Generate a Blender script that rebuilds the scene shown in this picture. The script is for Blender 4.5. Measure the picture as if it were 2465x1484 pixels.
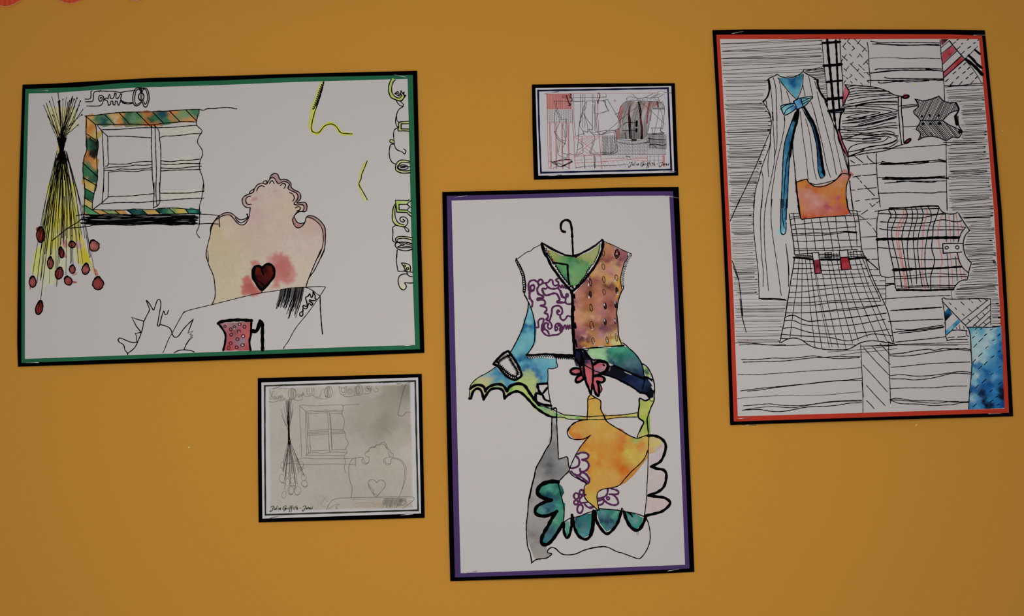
import bpy, math, random
import numpy as np
from mathutils import Vector, Matrix
from mathutils.geometry import delaunay_2d_cdt

for o in list(bpy.data.objects): bpy.data.objects.remove(o)
scn = bpy.context.scene
COL = scn.collection
RND = random.Random(7)

# ------------------------------------------------------------------ camera
PW, PH, FPX = 2465, 1484, 3200.0
DIST, CAMZ = 1.46, 1.40
def rot(p, y, r):
    return (Matrix.Rotation(p, 3, 'X') @ Matrix.Rotation(y, 3, 'Y') @ Matrix.Rotation(r, 3, 'Z'))
RW = rot(math.radians(7.709), math.radians(-1.491), math.radians(-1.35))   # camera axes in wall axes (x right, y up, z out of the wall)
TOB = Matrix(((1, 0, 0), (0, 0, -1), (0, 1, 0)))                            # wall axes -> world axes
RC = TOB @ RW
cam_data = bpy.data.cameras.new('camera'); cam = bpy.data.objects.new('camera', cam_data)
COL.objects.link(cam); scn.camera = cam
cam_data.sensor_width = 36.0; cam_data.lens = FPX / PW * 36.0
cam_data.clip_start = 0.01; cam_data.clip_end = 50
cam.matrix_world = Matrix.Translation((0, -DIST, CAMZ)) @ RC.to_4x4()
CC = Vector((0, -DIST, CAMZ))

# ------------------------------------------------------------------ light
W = bpy.data.worlds.new('room'); scn.world = W; W.use_nodes = True
W.node_tree.nodes['Background'].inputs[0].default_value = (0.96, 0.97, 1.0, 1)
W.node_tree.nodes['Background'].inputs[1].default_value = 0.175
def area(name, loc, target, sx, sy, power, col=(1, 1, 1)):
    l = bpy.data.lights.new(name, 'AREA'); l.shape = 'RECTANGLE'; l.size = sx; l.size_y = sy; l.energy = power; l.color = col
    o = bpy.data.objects.new(name, l); COL.objects.link(o); o.location = loc
    o.rotation_euler = (Vector(target) - Vector(loc)).to_track_quat('-Z', 'Y').to_euler(); return o
area('room_light', (0.0, -1.04, 1.53), (0, 0, 1.53), 0.70, 0.42, 4.25, (1.0, 0.98, 0.95))
scn.view_settings.view_transform = 'Standard'; scn.view_settings.look = 'None'
scn.view_settings.gamma = 1.0; scn.view_settings.exposure = 0.0
scn.view_settings.use_curve_mapping = False
LUM = 0.487           # what a perfectly white sheet renders as in the middle of the board

# ------------------------------------------------------------------ helpers
def lin(c): return c / 12.92 if c <= 0.04045 else ((c + 0.055) / 1.055) ** 2.4
def hx(s): return tuple(int(s[i:i + 2], 16) for i in (0, 2, 4))
def mute(c, k=.11):
    c = hx(c); g = .3 * c[0] + .6 * c[1] + .1 * c[2]
    return tuple(v + (g - v) * k for v in c)
def alb(c, k=1.0):
    if isinstance(c, str): c = hx(c)
    return tuple(min(0.92, lin(v / 255.0) / LUM * k) for v in c)
def at(px, py, h=0.0):
    """wall point (height h in front of it) seen at photo pixel px,py"""
    d = RC @ Vector((px - PW / 2, -(py - PH / 2), -FPX))
    t = (-h - CC.y) / d.y
    return CC + d * t
def link(name, me, parent=None, **kw):
    o = bpy.data.objects.new(name, me); COL.objects.link(o)
    if parent is not None:
        o.parent = parent; o.matrix_parent_inverse = Matrix.Translation(-parent.matrix_world.translation)
    for k, v in kw.items(): o[k] = v
    return o
def empty(name, loc, label, cat, group=None):
    o = bpy.data.objects.new(name, None); COL.objects.link(o); o.location = loc
    o.matrix_world = Matrix.Translation(loc); o.empty_display_size = .02
    o['label'] = label; o['category'] = cat
    if group: o['group'] = group
    return o

def mat_plain(name, col, rough=0.9, spec=0.1, noise=0.06, scale=400, bump=0.0, metallic=0.0):
    m = bpy.data.materials.new(name); m.use_nodes = True; nt = m.node_tree; b = nt.nodes['Principled BSDF']
    b.inputs['Roughness'].default_value = rough; b.inputs['Specular IOR Level'].default_value = spec
    b.inputs['Metallic'].default_value = metallic
    tc = nt.nodes.new('ShaderNodeTexCoord'); n = nt.nodes.new('ShaderNodeTexNoise')
    n.inputs['Scale'].default_value = scale; n.inputs['Detail'].default_value = 3
    nt.links.new(tc.outputs['Object'], n.inputs['Vector'])
    r = nt.nodes.new('ShaderNodeMapRange'); r.inputs[3].default_value = 1 - noise; r.inputs[4].default_value = 1 + noise
    nt.links.new(n.outputs[0], r.inputs[0])
    mx = nt.nodes.new('ShaderNodeVectorMath'); mx.operation = 'SCALE'; mx.inputs[0].default_value = col
    nt.links.new(r.outputs[0], mx.inputs['Scale']); nt.links.new(mx.outputs[0], b.inputs['Base Color'])
    if bump:
        bp = nt.nodes.new('ShaderNodeBump'); bp.inputs['Strength'].default_value = bump; bp.inputs['Distance'].default_value = 0.0004
        nt.links.new(n.outputs[0], bp.inputs['Height']); nt.links.new(bp.outputs[0], b.inputs['Normal'])
    return m

def mat_paint():
    m = bpy.data.materials.new('watercolour_paint'); m.use_nodes = True; nt = m.node_tree; b = nt.nodes['Principled BSDF']
    b.inputs['Roughness'].default_value = 0.85; b.inputs['Specular IOR Level'].default_value = 0.12
    a = nt.nodes.new('ShaderNodeAttribute'); a.attribute_name = 'pigment'
    tc = nt.nodes.new('ShaderNodeTexCoord')
    n = nt.nodes.new('ShaderNodeTexNoise'); n.inputs['Scale'].default_value = 120; n.inputs['Detail'].default_value = 4; n.inputs['Distortion'].default_value = 1.2
    nt.links.new(tc.outputs['Object'], n.inputs['Vector'])
    r = nt.nodes.new('ShaderNodeMapRange'); r.inputs[1].default_value = .25; r.inputs[2].default_value = .75; r.inputs[3].default_value = 0.93; r.inputs[4].default_value = 1.06
    nt.links.new(n.outputs[0], r.inputs[0])
    mx = nt.nodes.new('ShaderNodeVectorMath'); mx.operation = 'SCALE'
    nt.links.new(a.outputs['Color'], mx.inputs[0]); nt.links.new(r.outputs[0], mx.inputs['Scale'])
    nt.links.new(mx.outputs[0], b.inputs['Base Color'])
    return m
M_PAINT = mat_paint()
PENCOL = {'b': '030304', 'p': '4A2444', 'r': 'B8645E', 'g': '605A57', 'n': '121730', 'k': '343236', 'v': '9C5652', 'w': 'B8B4B2', 'y': 'C6B448', 'l': '9CAC58', 'd': '2A2C22', 'q': '9C8076', 'm': '8E8A8C', 't': '2E6874'}
M_PEN = {k: mat_plain('ink_' + {'b': 'black', 'p': 'purple', 'r': 'red', 'g': 'pencil', 'n': 'navy', 'w': 'bare_paper', 'y': 'yellow_wash', 'l': 'lime_wash', 'd': 'printed_olive', 'q': 'faint_red', 'm': 'pale_pencil', 't': 'teal', 'k': 'grey_black', 'v': 'brick_red'}[k],
                      alb(v), 0.8, 0.03, 0.05, 300) for k, v in PENCOL.items()}
WASH = 'yl'
INKZ = .00032

FR = dict(A=(30, 160, 4.93), B=(30, 440, 4.93), C=(30, 640, 4.93), D=(440, 380, 6.1625), E=(440, 600, 5.3), F=(700, 160, 6.182), G=(840, 360, 5.71), H=(840, 600, 5.3),
          I=(610, 890, 5.869), J=(610, 1070, 5.869), K=(1270, 190, 5.937), L=(1450, 190, 5.937), M=(1050, 440, 4.108), N=(1210, 560, 9.275), O=(1210, 700, 8.245),
          P=(1370, 560, 9.278), Q=(1370, 700, 8.244), R=(1110, 820, 6.744), S=(1350, 820, 6.744), T=(1250, 980, 6.745), U=(1420, 1000, 6.182), V=(1250, 1140, 6.185),
          W=(1420, 1160, 6.182), X=(1700, 50, 6.183), Y=(2010, 60, 6.185), Z=(1720, 270, 6.453), a=(2010, 280, 6.012), b=(1720, 480, 5.3), c=(2060, 480, 5.937),
          d=(1740, 720, 4.638), e=(2060, 700, 4.6375), z=(0, 0, 1.0))

def smooth(P, closed=False, step=2.5):
    n = len(P)
    if n < 3: return P
    out = []
    rng = range(n) if closed else range(n - 1)
    for i in rng:
        if closed: p0, p1, p2, p3 = P[(i - 1) % n], P[i], P[(i + 1) % n], P[(i + 2) % n]
        else: p0, p1, p2, p3 = P[max(i - 1, 0)], P[i], P[i + 1], P[min(i + 2, n - 1)]
        L = math.hypot(p2[0] - p1[0], p2[1] - p1[1]); k = max(1, min(24, int(L / step)))
        for j in range(k):
            t = j / k; t2 = t * t; t3 = t2 * t
            out.append(tuple(0.5 * (2 * p1[a] + (p2[a] - p0[a]) * t + (2 * p0[a] - 5 * p1[a] + 4 * p2[a] - p3[a]) * t2 + (3 * p1[a] - p0[a] - 3 * p2[a] + p3[a]) * t3) for a in (0, 1)))
    if not closed: out.append(P[-1])
    return out
def densify(P, step, closed):
    out = []; n = len(P)
    for i in range(n if closed else n - 1):
        p, q = P[i], P[(i + 1) % n]; k = max(1, int(math.hypot(q[0] - p[0], q[1] - p[1]) / step))
        for j in range(k): out.append((p[0] + (q[0] - p[0]) * j / k, p[1] + (q[1] - p[1]) * j / k))
    if not closed: out.append(P[-1])
    return out
def inside(px, py, P):
    x, y = P[:, 0], P[:, 1]; x2, y2 = np.roll(x, -1), np.roll(y, -1)
    c = np.zeros(px.shape, bool)
    for i in range(len(P)):
        m = (y[i] > py) != (y2[i] > py)
        if not m.any(): continue
        t = (x2[i] - x[i]) * (py - y[i]) / ((y2[i] - y[i]) or 1e-9) + x[i]
        c ^= m & (px < t)
    return c
def bdist(px, py, P):
    d = np.full(px.shape, 1e9); Q = np.roll(P, -1, 0)
    for (x1, y1), (x2, y2) in zip(P, Q):
        dx, dy = x2 - x1, y2 - y1; L = dx * dx + dy * dy or 1e-9
        t = np.clip(((px - x1) * dx + (py - y1) * dy) / L, 0, 1)
        d = np.minimum(d, np.hypot(px - x1 - t * dx, py - y1 - t * dy))
    return d
def tri_poly(P, step):
    """triangulate polygon P (px) with interior grid points; returns verts, faces"""
    A = np.array(P); x0, y0 = A.min(0); x1, y1 = A.max(0)
    gx, gy = np.meshgrid(np.arange(x0 + step * .5, x1, step), np.arange(y0 + step * .5, y1, step))
    gx = gx.ravel() + (np.arange(gx.size) % 2) * .13 * step; gy = gy.ravel() + (np.arange(gy.size) % 3) * .07 * step
    m = inside(gx, gy, A)
    gx, gy = gx[m], gy[m]
    if gx.size:
        m = bdist(gx, gy, A) > step * .45; gx, gy = gx[m], gy[m]
    V = [Vector(p) for p in P] + [Vector((a, b)) for a, b in zip(gx, gy)]
    E = [(i, (i + 1) % len(P)) for i in range(len(P))]
    r = delaunay_2d_cdt(V, E, [], 1, 1e-4)
    vs = [(v.x, v.y) for v in r[0]]
    fs = [tuple(f) for f in r[2]]
    fs = [f if (vs[f[1]][0] - vs[f[0]][0]) * (vs[f[2]][1] - vs[f[0]][1]) - (vs[f[1]][1] - vs[f[0]][1]) * (vs[f[2]][0] - vs[f[0]][0]) < 0 else tuple(reversed(f)) for f in fs]
    return vs, fs

class Sheet:
    """a picture's layers: hfun(px,py) gives the height of its surface above the wall"""
    def __init__(s, corners, lift, bulge):
        s.c = corners; s.lift = lift; s.bulge = bulge; s.seq = 0; s.n = 0; s.wk = 1.0
        (ax, ay), (bx, by), (cx, cy), (dx, dy) = corners
        s.x0, s.x1 = (ax + dx) / 2, (bx + cx) / 2; s.y0, s.y1 = (ay + by) / 2, (cy + dy) / 2
    def h(s, px, py):
        (ax, ay), (bx, by), (cx, cy), (dx, dy) = s.c
        v = (py - s.y0) / (s.y1 - s.y0); xl = ax + (dx - ax) * v; xr = bx + (cx - bx) * v
        u = min(1, max(0, (px - xl) / (xr - xl))); yt = ay + (by - ay) * u; yb = dy + (cy - dy) * u
        v = min(1, max(0, (py - yt) / (yb - yt)))
        e = math.sin(math.pi * u); f = math.sin(math.pi * v)
        return s.lift + s.bulge * (0.75 * (e + f) - 0.5 * e * f)
    def card(s, name, P, mat, z, thick, parent, step=15, **kw):
        P = densify(P, 20, True)
        vs, fs = tri_poly(P, step)
        n = len(vs)
        co = [at(x, y, s.h(x, y) + z) for x, y in vs] + [at(x, y, s.h(x, y) + z - thick) for x, y in vs]
        faces = list(fs) + [tuple(n + i for i in reversed(f)) for f in fs]
        ed = {}
        for f in fs:
            for i in range(3):
                e = (f[i], f[(i + 1) % 3]); ed[e] = 1
        for (i, j) in list(ed):
            if (j, i) not in ed: faces.append((j, i, n + i, n + j))
        me = bpy.data.meshes.new(name); me.from_pydata([tuple(c) for c in co], [], faces)
        me.materials.append(mat)
        return link(name, me, parent, **kw)

class Motif:
    def __init__(s, sheet, name, parent, zbase, **kw):
        s.sh, s.name, s.parent, s.zb, s.kw = sheet, name, parent, zbase, kw
        s.v, s.f, s.m, s.c, s.mats, s.seq = [], [], [], [], [], 0
    def mi(s, m):
        if m not in s.mats: s.mats.append(m)
        return s.mats.index(m)
    def put(s, vs, fs, mat, z, cols=None):
        b = len(s.v); k = s.mi(mat)
        for i, (x, y) in enumerate(vs):
            s.v.append(tuple(at(x, y, s.sh.h(x, y) + s.zb + (z if not isinstance(z, list) else z[i]))))
            s.c.append(cols[i] if cols is not None else (0.5, .5, .5))
        for f in fs:
            s.f.append(tuple(b + i for i in f)); s.m.append(k)
    def stroke(s, P, w, pen, closed=False):
        P = [P[0]] + [P[i] for i in range(1, len(P)) if math.hypot(P[i][0] - P[i - 1][0], P[i][1] - P[i - 1][1]) > .15]
        if len(P) < 2: return
        if w < 3.6: w *= s.sh.wk
        n = len(P); L, R = [], []
        ph = RND.random() * 6
        for i in range(n):
            p = P[i]
            if closed: a, b = P[(i - 1) % n], P[(i + 1) % n]
            else: a, b = P[max(i - 1, 0)], P[min(i + 1, n - 1)]
            d1 = (p[0] - a[0], p[1] - a[1]); d2 = (b[0] - p[0], b[1] - p[1])
            l1 = math.hypot(*d1); l2 = math.hypot(*d2)
            if l1 < 1e-6: d1, l1 = d2, l2
            if l2 < 1e-6: d2, l2 = d1, l1
            u1 = (d1[0] / l1, d1[1] / l1); u2 = (d2[0] / l2, d2[1] / l2)
            tx, ty = u1[0] + u2[0], u1[1] + u2[1]; tl = math.hypot(tx, ty)
            if tl < .25: tx, ty, tl = u1[0], u1[1], 1
            tx /= tl; ty /= tl
            k = 1 / max(.7, tx * u1[0] + ty * u1[1])
            ww = w * .5 * (1 + .12 * math.sin(ph + i * .9) + .06 * RND.uniform(-1, 1)) * k
            L.append((p[0] - ty * ww, p[1] + tx * ww)); R.append((p[0] + ty * ww, p[1] - tx * ww))
        s.sh.n += 1
        if w < 3.6: L = [(l[0] + (r[0] - l[0]) * .06, l[1] + (r[1] - l[1]) * .06) for l, r in zip(L, R)]; R = [(r[0] - (r[0] - l[0]) * .06, r[1] - (r[1] - l[1]) * .06) for l, r in zip(L, R)]
        zb = (.00002 + .000003 * s.sh.seq if pen in WASH else INKZ + (.00004 if pen == 'b' else 0)) + .0000024 * (s.sh.n % 9)
        z = [zb + .000012 * (i % n) / n for i in range(2 * n)] + [zb + (0 if q < 3 else .000012) for q in range(6)]
        vs = L + R; fs = []
        for i in range(n if closed else n - 1):
            j = (i + 1) % n; fs.append((i, j, n + j, n + i))
        if not closed and w > 1.3:
            for (i, sg) in ((0, -1), (n - 1, 1)):
                a = P[1] if i == 0 else P[n - 2]; dx, dy = P[i][0] - a[0], P[i][1] - a[1]; l = math.hypot(dx, dy) or 1
                c = (P[i][0] + dx / l * w * .45, P[i][1] + dy / l * w * .45)
                l2 = ((L[i][0] * .55 + P[i][0] * .45 + dx / l * w * .38), (L[i][1] * .55 + P[i][1] * .45 + dy / l * w * .38))
                r2 = ((R[i][0] * .55 + P[i][0] * .45 + dx / l * w * .38), (R[i][1] * .55 + P[i][1] * .45 + dy / l * w * .38))
                b = len(vs); vs += [l2, c, r2]
                if sg > 0: fs.append((i, b, b + 1, b + 2, n + i))
                else: fs.append((n + i, b + 2, b + 1, b, i))
        s.put(vs, fs, M_PEN[pen], z)
    def fill(s, P, cols, jag=0.8, soft=None, step=2.6, rim=.12, close_smooth=False, power=2.2):
        if close_smooth: P = smooth(P, True, 4)
        P = densify(P, 3.2, True)
        if jag:
            P = [(x + RND.uniform(-jag, jag), y + RND.uniform(-jag, jag)) for x, y in P]
        A = np.array(P); area = (A[:, 0].max() - A[:, 0].min()) * (A[:, 1].max() - A[:, 1].min())
        if len(cols) == 1 and soft is None: step = max(step, 6)
        elif area > 20000: step = max(step, 4.0)
        vs, fs = tri_poly(P, step)
        if not vs: return
        V = np.array(vs); X, Y = V[:, 0], V[:, 1]
        CP = np.array([(x, y) for x, y, c in cols], float); CV = np.array([alb(mute(c)) for x, y, c in cols])
        # wobble the lookup so that colours run into each other unevenly
        wx = X + 2.0 * np.sin(Y * .31 + X * .11) + 1.6 * np.sin(Y * .83 - X * .5); wy = Y + 2.0 * np.sin(X * .27 - Y * .13) + 1.6 * np.sin(X * .9 + Y * .4)
        D = np.hypot(wx[:, None] - CP[None, :, 0], wy[:, None] - CP[None, :, 1]) + 1.2
        Wt = D ** -(power * 1.35); Wt /= Wt.sum(1, keepdims=True)
        C = Wt @ CV
        d = bdist(X, Y, A)
        if soft:
            k, sc = soft; t = np.clip(d / k, 0, 1)[:, None]; t = t * t * (3 - 2 * t); C = C * t + np.array(alb(sc)) * (1 - t)
        elif rim: C = C * (1 - rim * np.clip(1 - d / 2.4, 0, 1))[:, None]
        s.sh.seq += 1
        s.put(vs, fs, M_PAINT, .00002 + .000003 * s.sh.seq, [tuple(c) for c in C])
    def done(s):
        if not s.f: return
        me = bpy.data.meshes.new(s.name); me.from_pydata(s.v, [], s.f)
        for m in s.mats: me.materials.append(m)
        me.polygons.foreach_set('material_index', s.m)
        a = me.color_attributes.new('pigment', 'FLOAT_COLOR', 'POINT')
        a.data.foreach_set('color', np.hstack([np.array(s.c), np.ones((len(s.c), 1))]).ravel())
        me.update()
        return link(s.name, me, s.parent, **s.kw)

def pts(tok, fr):
    out = []; i = 0
    while i < len(tok):
        if tok[i][0] == '@': fr = tok[i][1]; i += 1; continue
        ox, oy, k = FR[fr]; out.append((ox + float(tok[i]) / k, oy + float(tok[i + 1]) / k)); i += 2
    return out, fr
def ell(cx, cy, rx, ry, rotd=0, n=14):
    c, s_ = math.cos(math.radians(rotd)), math.sin(math.radians(rotd))
    return [(cx + rx * math.cos(t) * c - ry * math.sin(t) * s_, cy + rx * math.cos(t) * s_ + ry * math.sin(t) * c) for t in [2 * math.pi * i / n for i in range(n)]]
def along(P, n):
    L = [0]
    for i in range(1, len(P)): L.append(L[-1] + math.hypot(P[i][0] - P[i - 1][0], P[i][1] - P[i - 1][1]))
    out = []; j = 0
    for i in range(n):
        t = L[-1] * i / (n - 1)
        while j < len(P) - 2 and L[j + 1] < t: j += 1
        q = (t - L[j]) / ((L[j + 1] - L[j]) or 1); dx, dy = P[j + 1][0] - P[j][0], P[j + 1][1] - P[j][1]; l = math.hypot(dx, dy) or 1
        out.append((P[j][0] + dx * q, P[j][1] + dy * q, -dy / l, dx / l))
    return out
def clip_line(P, p, q):
    """pieces of segment p-q inside polygon P"""
    ts = [0, 1]; dx, dy = q[0] - p[0], q[1] - p[1]
    for i in range(len(P)):
        a, b = P[i], P[(i + 1) % len(P)]; ex, ey = b[0] - a[0], b[1] - a[1]; den = dx * ey - dy * ex
        if abs(den) < 1e-9: continue
        t = ((a[0] - p[0]) * ey - (a[1] - p[1]) * ex) / den; u = ((a[0] - p[0]) * dy - (a[1] - p[1]) * dx) / den
        if 0 <= t <= 1 and 0 <= u <= 1: ts.append(t)
    ts.sort(); out = []; A = np.array(P)
    for a, b in zip(ts, ts[1:]):
        m = (a + b) / 2
        if b - a > 1e-4 and inside(np.array([p[0] + dx * m]), np.array([p[1] + dy * m]), A)[0]:
            out.append(((p[0] + dx * a, p[1] + dy * a), (p[0] + dx * b, p[1] + dy * b)))
    return out
def hatch(mo, P, ang, sp, w, pen, jit=.6, skip=0.0):
    A = np.array(P); cx, cy = A.mean(0); r = max(np.hypot(A[:, 0] - cx, A[:, 1] - cy)) + 4
    ca, sa = math.cos(math.radians(ang)), math.sin(math.radians(ang)); k = -r
    while k < r:
        j = k + RND.uniform(-jit, jit); j2 = k + RND.uniform(-jit, jit)
        for a, b in clip_line(P, (cx - ca * r - sa * j, cy - sa * r + ca * j), (cx + ca * r - sa * j2, cy + sa * r + ca * j2)):
            if RND.random() < skip: continue
            mo.stroke([a, b], w * RND.uniform(.75, 1.3), pen)
        k += sp
def rows(mo, left, right, y0, y1, sp, w, pen='b', slope=-.02, gap=10, rag=8):
    """hand ruled lines running between two edges given as [(y,x),...]"""
    def ev(T, y):
        if y <= T[0][0]: return T[0][1]
        for (a, b), (c, d_) in zip(T, T[1:]):
            if y <= c: return b + (d_ - b) * (y - a) / (c - a)
        return T[-1][1]
    y = y0; prev = None
    while y < y1:
        xa = ev(left, y) + (RND.uniform(0, rag) if RND.random() < .6 else 1); xb = ev(right, y) - (RND.uniform(0, rag) if RND.random() < .5 else 0)
        L = xb - xa
        if L > 4:
            s1 = slope * L * RND.uniform(.2, 1.6); c = RND.uniform(-1.2, 1.2)
            P = [(xa, y + s1 * -.5), (xa + L * .33, y - s1 * .2 + c), (xa + L * .66, y + s1 * .15 + c * .6), (xb, y + s1 * .5)]
            ww = w * RND.uniform(.6, 1.25)
            if RND.random() < .22 and L > 20:      # the pen turned back without lifting
                P += [(xb - 1.5, y + s1 * .5 + 2.2), (xa + L * RND.uniform(.3, .7), y + 2.6), (xa + 4, y + 3.2)]
            mo.stroke(smooth(P, step=6), ww, pen)
            if RND.random() < .25: mo.stroke([(xb - 5, P[3][1]), (xb, P[3][1])], ww * 1.9, pen)
        y += sp * RND.uniform(.55, 1.5)

def draw(sheet, paper, zb, text, hook=None):
    mo = None; fr = 'z'
    for ln in text.strip().split('\n'):
        ln = ln.split('#')[0].strip()
        if not ln: continue
        tok = ln.split()
        t0 = tok[0]
        if t0 == 'O': tok = ['O' + tok[1]] + tok[2:]; t0 = tok[0]
        if t0 == '=':
            if mo: mo.done()
            mo = Motif(sheet, tok[1], paper, zb, **({'kind': 'stuff'} if tok[1] in ('plank_lines', 'dashed_quilt', 'herringbone_patch', 'print_colour_blocks', 'print_lines') else {}))
            continue
        if t0[0] == '@' and len(tok) == 1: fr = t0[1]; continue
        if t0 == 'hook': globals()[tok[1]](mo); continue
        c = t0[0]
        if c in 'Ff':
            opt = {}
            a, b = ln[len(t0):].split('/')[:2]
            rest = ln.split('/')[2].split() if ln.count('/') > 1 else []
            for r in rest:
                if r.startswith('soft='): k, sc = r[5:].split(':'); opt['soft'] = (float(k), sc)
                elif r.startswith('jag='): opt['jag'] = float(r[4:])
                elif r.startswith('pow='): opt['power'] = float(r[4:])
                elif r.startswith('rim='): opt['rim'] = float(r[4:])
            P, fr2 = pts(a.split(), fr)
            cols = []; f3 = fr; bt = b.split(); i = 0
            if len(bt) == 1: cols = [(P[0][0], P[0][1], bt[0])]
            while i + 2 < len(bt) + 0 and len(bt) > 1:
                if bt[i][0] == '@': f3 = bt[i][1]; i += 1; continue
                ox, oy, k = FR[f3]; cols.append((ox + float(bt[i]) / k, oy + float(bt[i + 1]) / k, bt[i + 2])); i += 3
            mo.fill(P, cols, close_smooth=(c == 'f'), **opt)
        elif c in 'Oo':      # o<pen><w> x y rx ry rot  ring ;  O fills it
            P, _ = pts(tok[1:3], fr); k = FR[fr][2]; rx, ry = float(tok[3]) / k, float(tok[4]) / k
            E_ = ell(P[0][0], P[0][1], rx, ry, float(tok[5]) if len(tok) > 5 else 0)
            if c == 'o': mo.stroke(E_, float(t0[2:]), t0[1], closed=True)
            else: mo.put(E_, [tuple(range(len(E_)))[::-1]], M_PEN[t0[1]], INKZ + (.00009 if t0[1] == 'w' else .00007))
        elif c == 'Z':       # Z<pen><w> n amp path : zigzag
            P, _ = pts(tok[3:], fr); P = smooth(P); n = int(tok[1]); amp = float(tok[2]) / FR[fr][2]
            q = along(P, n * 2)
            mo.stroke([(x + nx * amp * (1 if i % 2 else -1) * RND.uniform(.7, 1.15), y + ny * amp * (1 if i % 2 else -1)) for i, (x, y, nx, ny) in enumerate(q)], float(t0[2:]), t0[1])
        elif c == 'C':       # C<pen><w> n amp path : coil of small loops
            P, _ = pts(tok[3:], fr); P = smooth(P); n = int(tok[1]); amp = float(tok[2]) / FR[fr][2]
            q = along(P, n * 10)
            mo.stroke([(x + amp * math.cos(.628 * i) * .95, y + amp * math.sin(.628 * i)) for i, (x, y, nx, ny) in enumerate(q)], float(t0[2:]), t0[1])
        elif c == 'H':       # H<pen><w> angle spacing polygon
            P, _ = pts(tok[3:], fr); hatch(mo, P, float(tok[1]), float(tok[2]), float(t0[2:]), t0[1])
        else:
            P, fr2 = pts(tok[1:], fr)
            if c.isupper(): mo.stroke(densify(P, 9, False), float(t0[1:]), c.lower())
            else: mo.stroke(smooth(P, step=1.5 if c == 'p' else 2.5), float(t0[1:]), c)
    if mo: mo.done()
# ------------------------------------------------------------------ wall and backing paper
PAPER = (184, 177, 175)
M_WALL = mat_plain('painted_plaster', alb((170, 165, 155)), .9, .1, .04, 60, .3)
M_MUST = mat_plain('mustard_backing_paper', (.87, .405, .060), .85, .08, .10, 1300, .25)
M_BLACK = mat_plain('black_card', (.0012, .0012, .0015), .95, .02, .1, 300)
M_GREEN = mat_plain('green_sugar_paper', alb((34, 88, 60)), .9, .06, .10, 700, .2)
M_PURP = mat_plain('purple_sugar_paper', alb((66, 48, 90)), .9, .06, .10, 700, .2)
M_RED = mat_plain('red_sugar_paper', alb((162, 49, 34)), .9, .06, .08, 700, .2)
M_PAPER = mat_plain('cartridge_paper', (.86, .80, .775), .9, .08, .02, 500, .15)
M_PRINT = mat_plain('printer_paper', (.86, .81, .83), .8, .12, .01, 500)
M_METAL = mat_plain('staple_steel', (.62, .62, .60), .28, .5, .05, 300, 0, 1.0)
M_SCARLET = mat_plain('scarlet_corrugated_card', alb((196, 62, 36)), .7, .2, .1, 500)
M_TEAR = mat_plain('card_core', alb((170, 140, 120)), .9, .1, .1, 500)

def box(name, lo, hi, mat, parent=None, **kw):
    x0, y0, z0 = lo; x1, y1, z1 = hi
    v = [(x, y, z) for x in (x0, x1) for y in (y0, y1) for z in (z0, z1)]
    f = [(0, 1, 3, 2), (4, 6, 7, 5), (0, 4, 5, 1), (2, 3, 7, 6), (0, 2, 6, 4), (1, 5, 7, 3)]
    me = bpy.data.meshes.new(name); me.from_pydata(v, [], f); me.materials.append(mat)
    return link(name, me, parent, **kw)
box('wall_back', (-2.2, .004, 0), (2.2, .10, 2.8), M_WALL, kind='structure')

# the sheet of mustard paper stretched over the wall, very slightly cockled
def cockle(x, z):
    h = 0.0
    # long slanting ripples above the small print and the big landscape picture
    for (ax, az, bx, bz, wd, am) in ((-.15, 1.94, .16, 1.885, .012, .0007), (.02, 1.955, .24, 1.90, .010, -.0004), (-.45, 1.93, .0, 1.935, .02, .0005), (.1, 1.36, .5, 1.30, .03, .0005)):
        dx, dz = bx - ax, bz - az; L2 = dx * dx + dz * dz; t = ((x - ax) * dx + (z - az) * dz) / L2
        d = ((x - ax) * dz - (z - az) * dx) / math.sqrt(L2)
        h += am * math.exp(-(d / wd) ** 2) * max(0, 1 - (2 * t - 1) ** 2) ** .7 if 0 < t < 1 else 0
    return max(-.0004, h)
def backing():
    nx, nz = 300, 160; x0, x1, z0, z1 = -1.15, 1.15, .95, 2.12
    v = []; f = []
    for j in range(nz + 1):
        for i in range(nx + 1):
            x = x0 + (x1 - x0) * i / nx; z = z0 + (z1 - z0) * j / nz
            v.append((x, -.0006 - cockle(x, z), z))
    n = len(v); w = nx + 1
    for j in range(nz):
        for i in range(nx):
            a = j * w + i; f.append((a, a + 1, a + 1 + w, a + w))
    b = [(x0, .0036, z0), (x1, .0036, z0), (x1, .0036, z1), (x0, .0036, z1)]; v += b
    f += [tuple(range(nx, -1, -1)) + (n, n + 1), tuple(range(nz * w, nz * w + w)) + (n + 2, n + 3),
          tuple(range(0, nz * w + 1, w)) + (n + 3, n), tuple(range(nz * w + nx, nx - 1, -w)) + (n + 1, n + 2)]
    me = bpy.data.meshes.new('backing_paper'); me.from_pydata(v, [], f); me.materials.append(M_MUST)
    for p in me.polygons: p.use_smooth = len(p.vertices) == 4
    return link('backing_paper', me, label='large plain mustard yellow paper covering the wall behind all the pictures', category='paper')
bp_ = backing()
M_SPECK = mat_plain('speck', alb((205, 180, 120)), .9, .05, .1, 300)
def disc(name, px, py, r, mat, parent, h):
    vs = ell(px, py, r, r, 0, 8); me = bpy.data.meshes.new(name)
    c = [tuple(at(x, y, h)) for x, y in vs] + [tuple(at(x, y, 0.0004)) for x, y in vs]; n = 8
    me.from_pydata(c, [], [tuple(range(n))[::-1]] + [(i, (i + 1) % n, n + (i + 1) % n, n + i) for i in range(n)])
    me.materials.append(mat); return link(name, me, parent)
for sx, sy, sr in ((455, 1078, 2.2), (2206, 1024, 1.8), (2414, 315, 1.5)): disc('paper_fleck', sx, sy, sr, M_SPECK, bp_, .0010)

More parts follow.
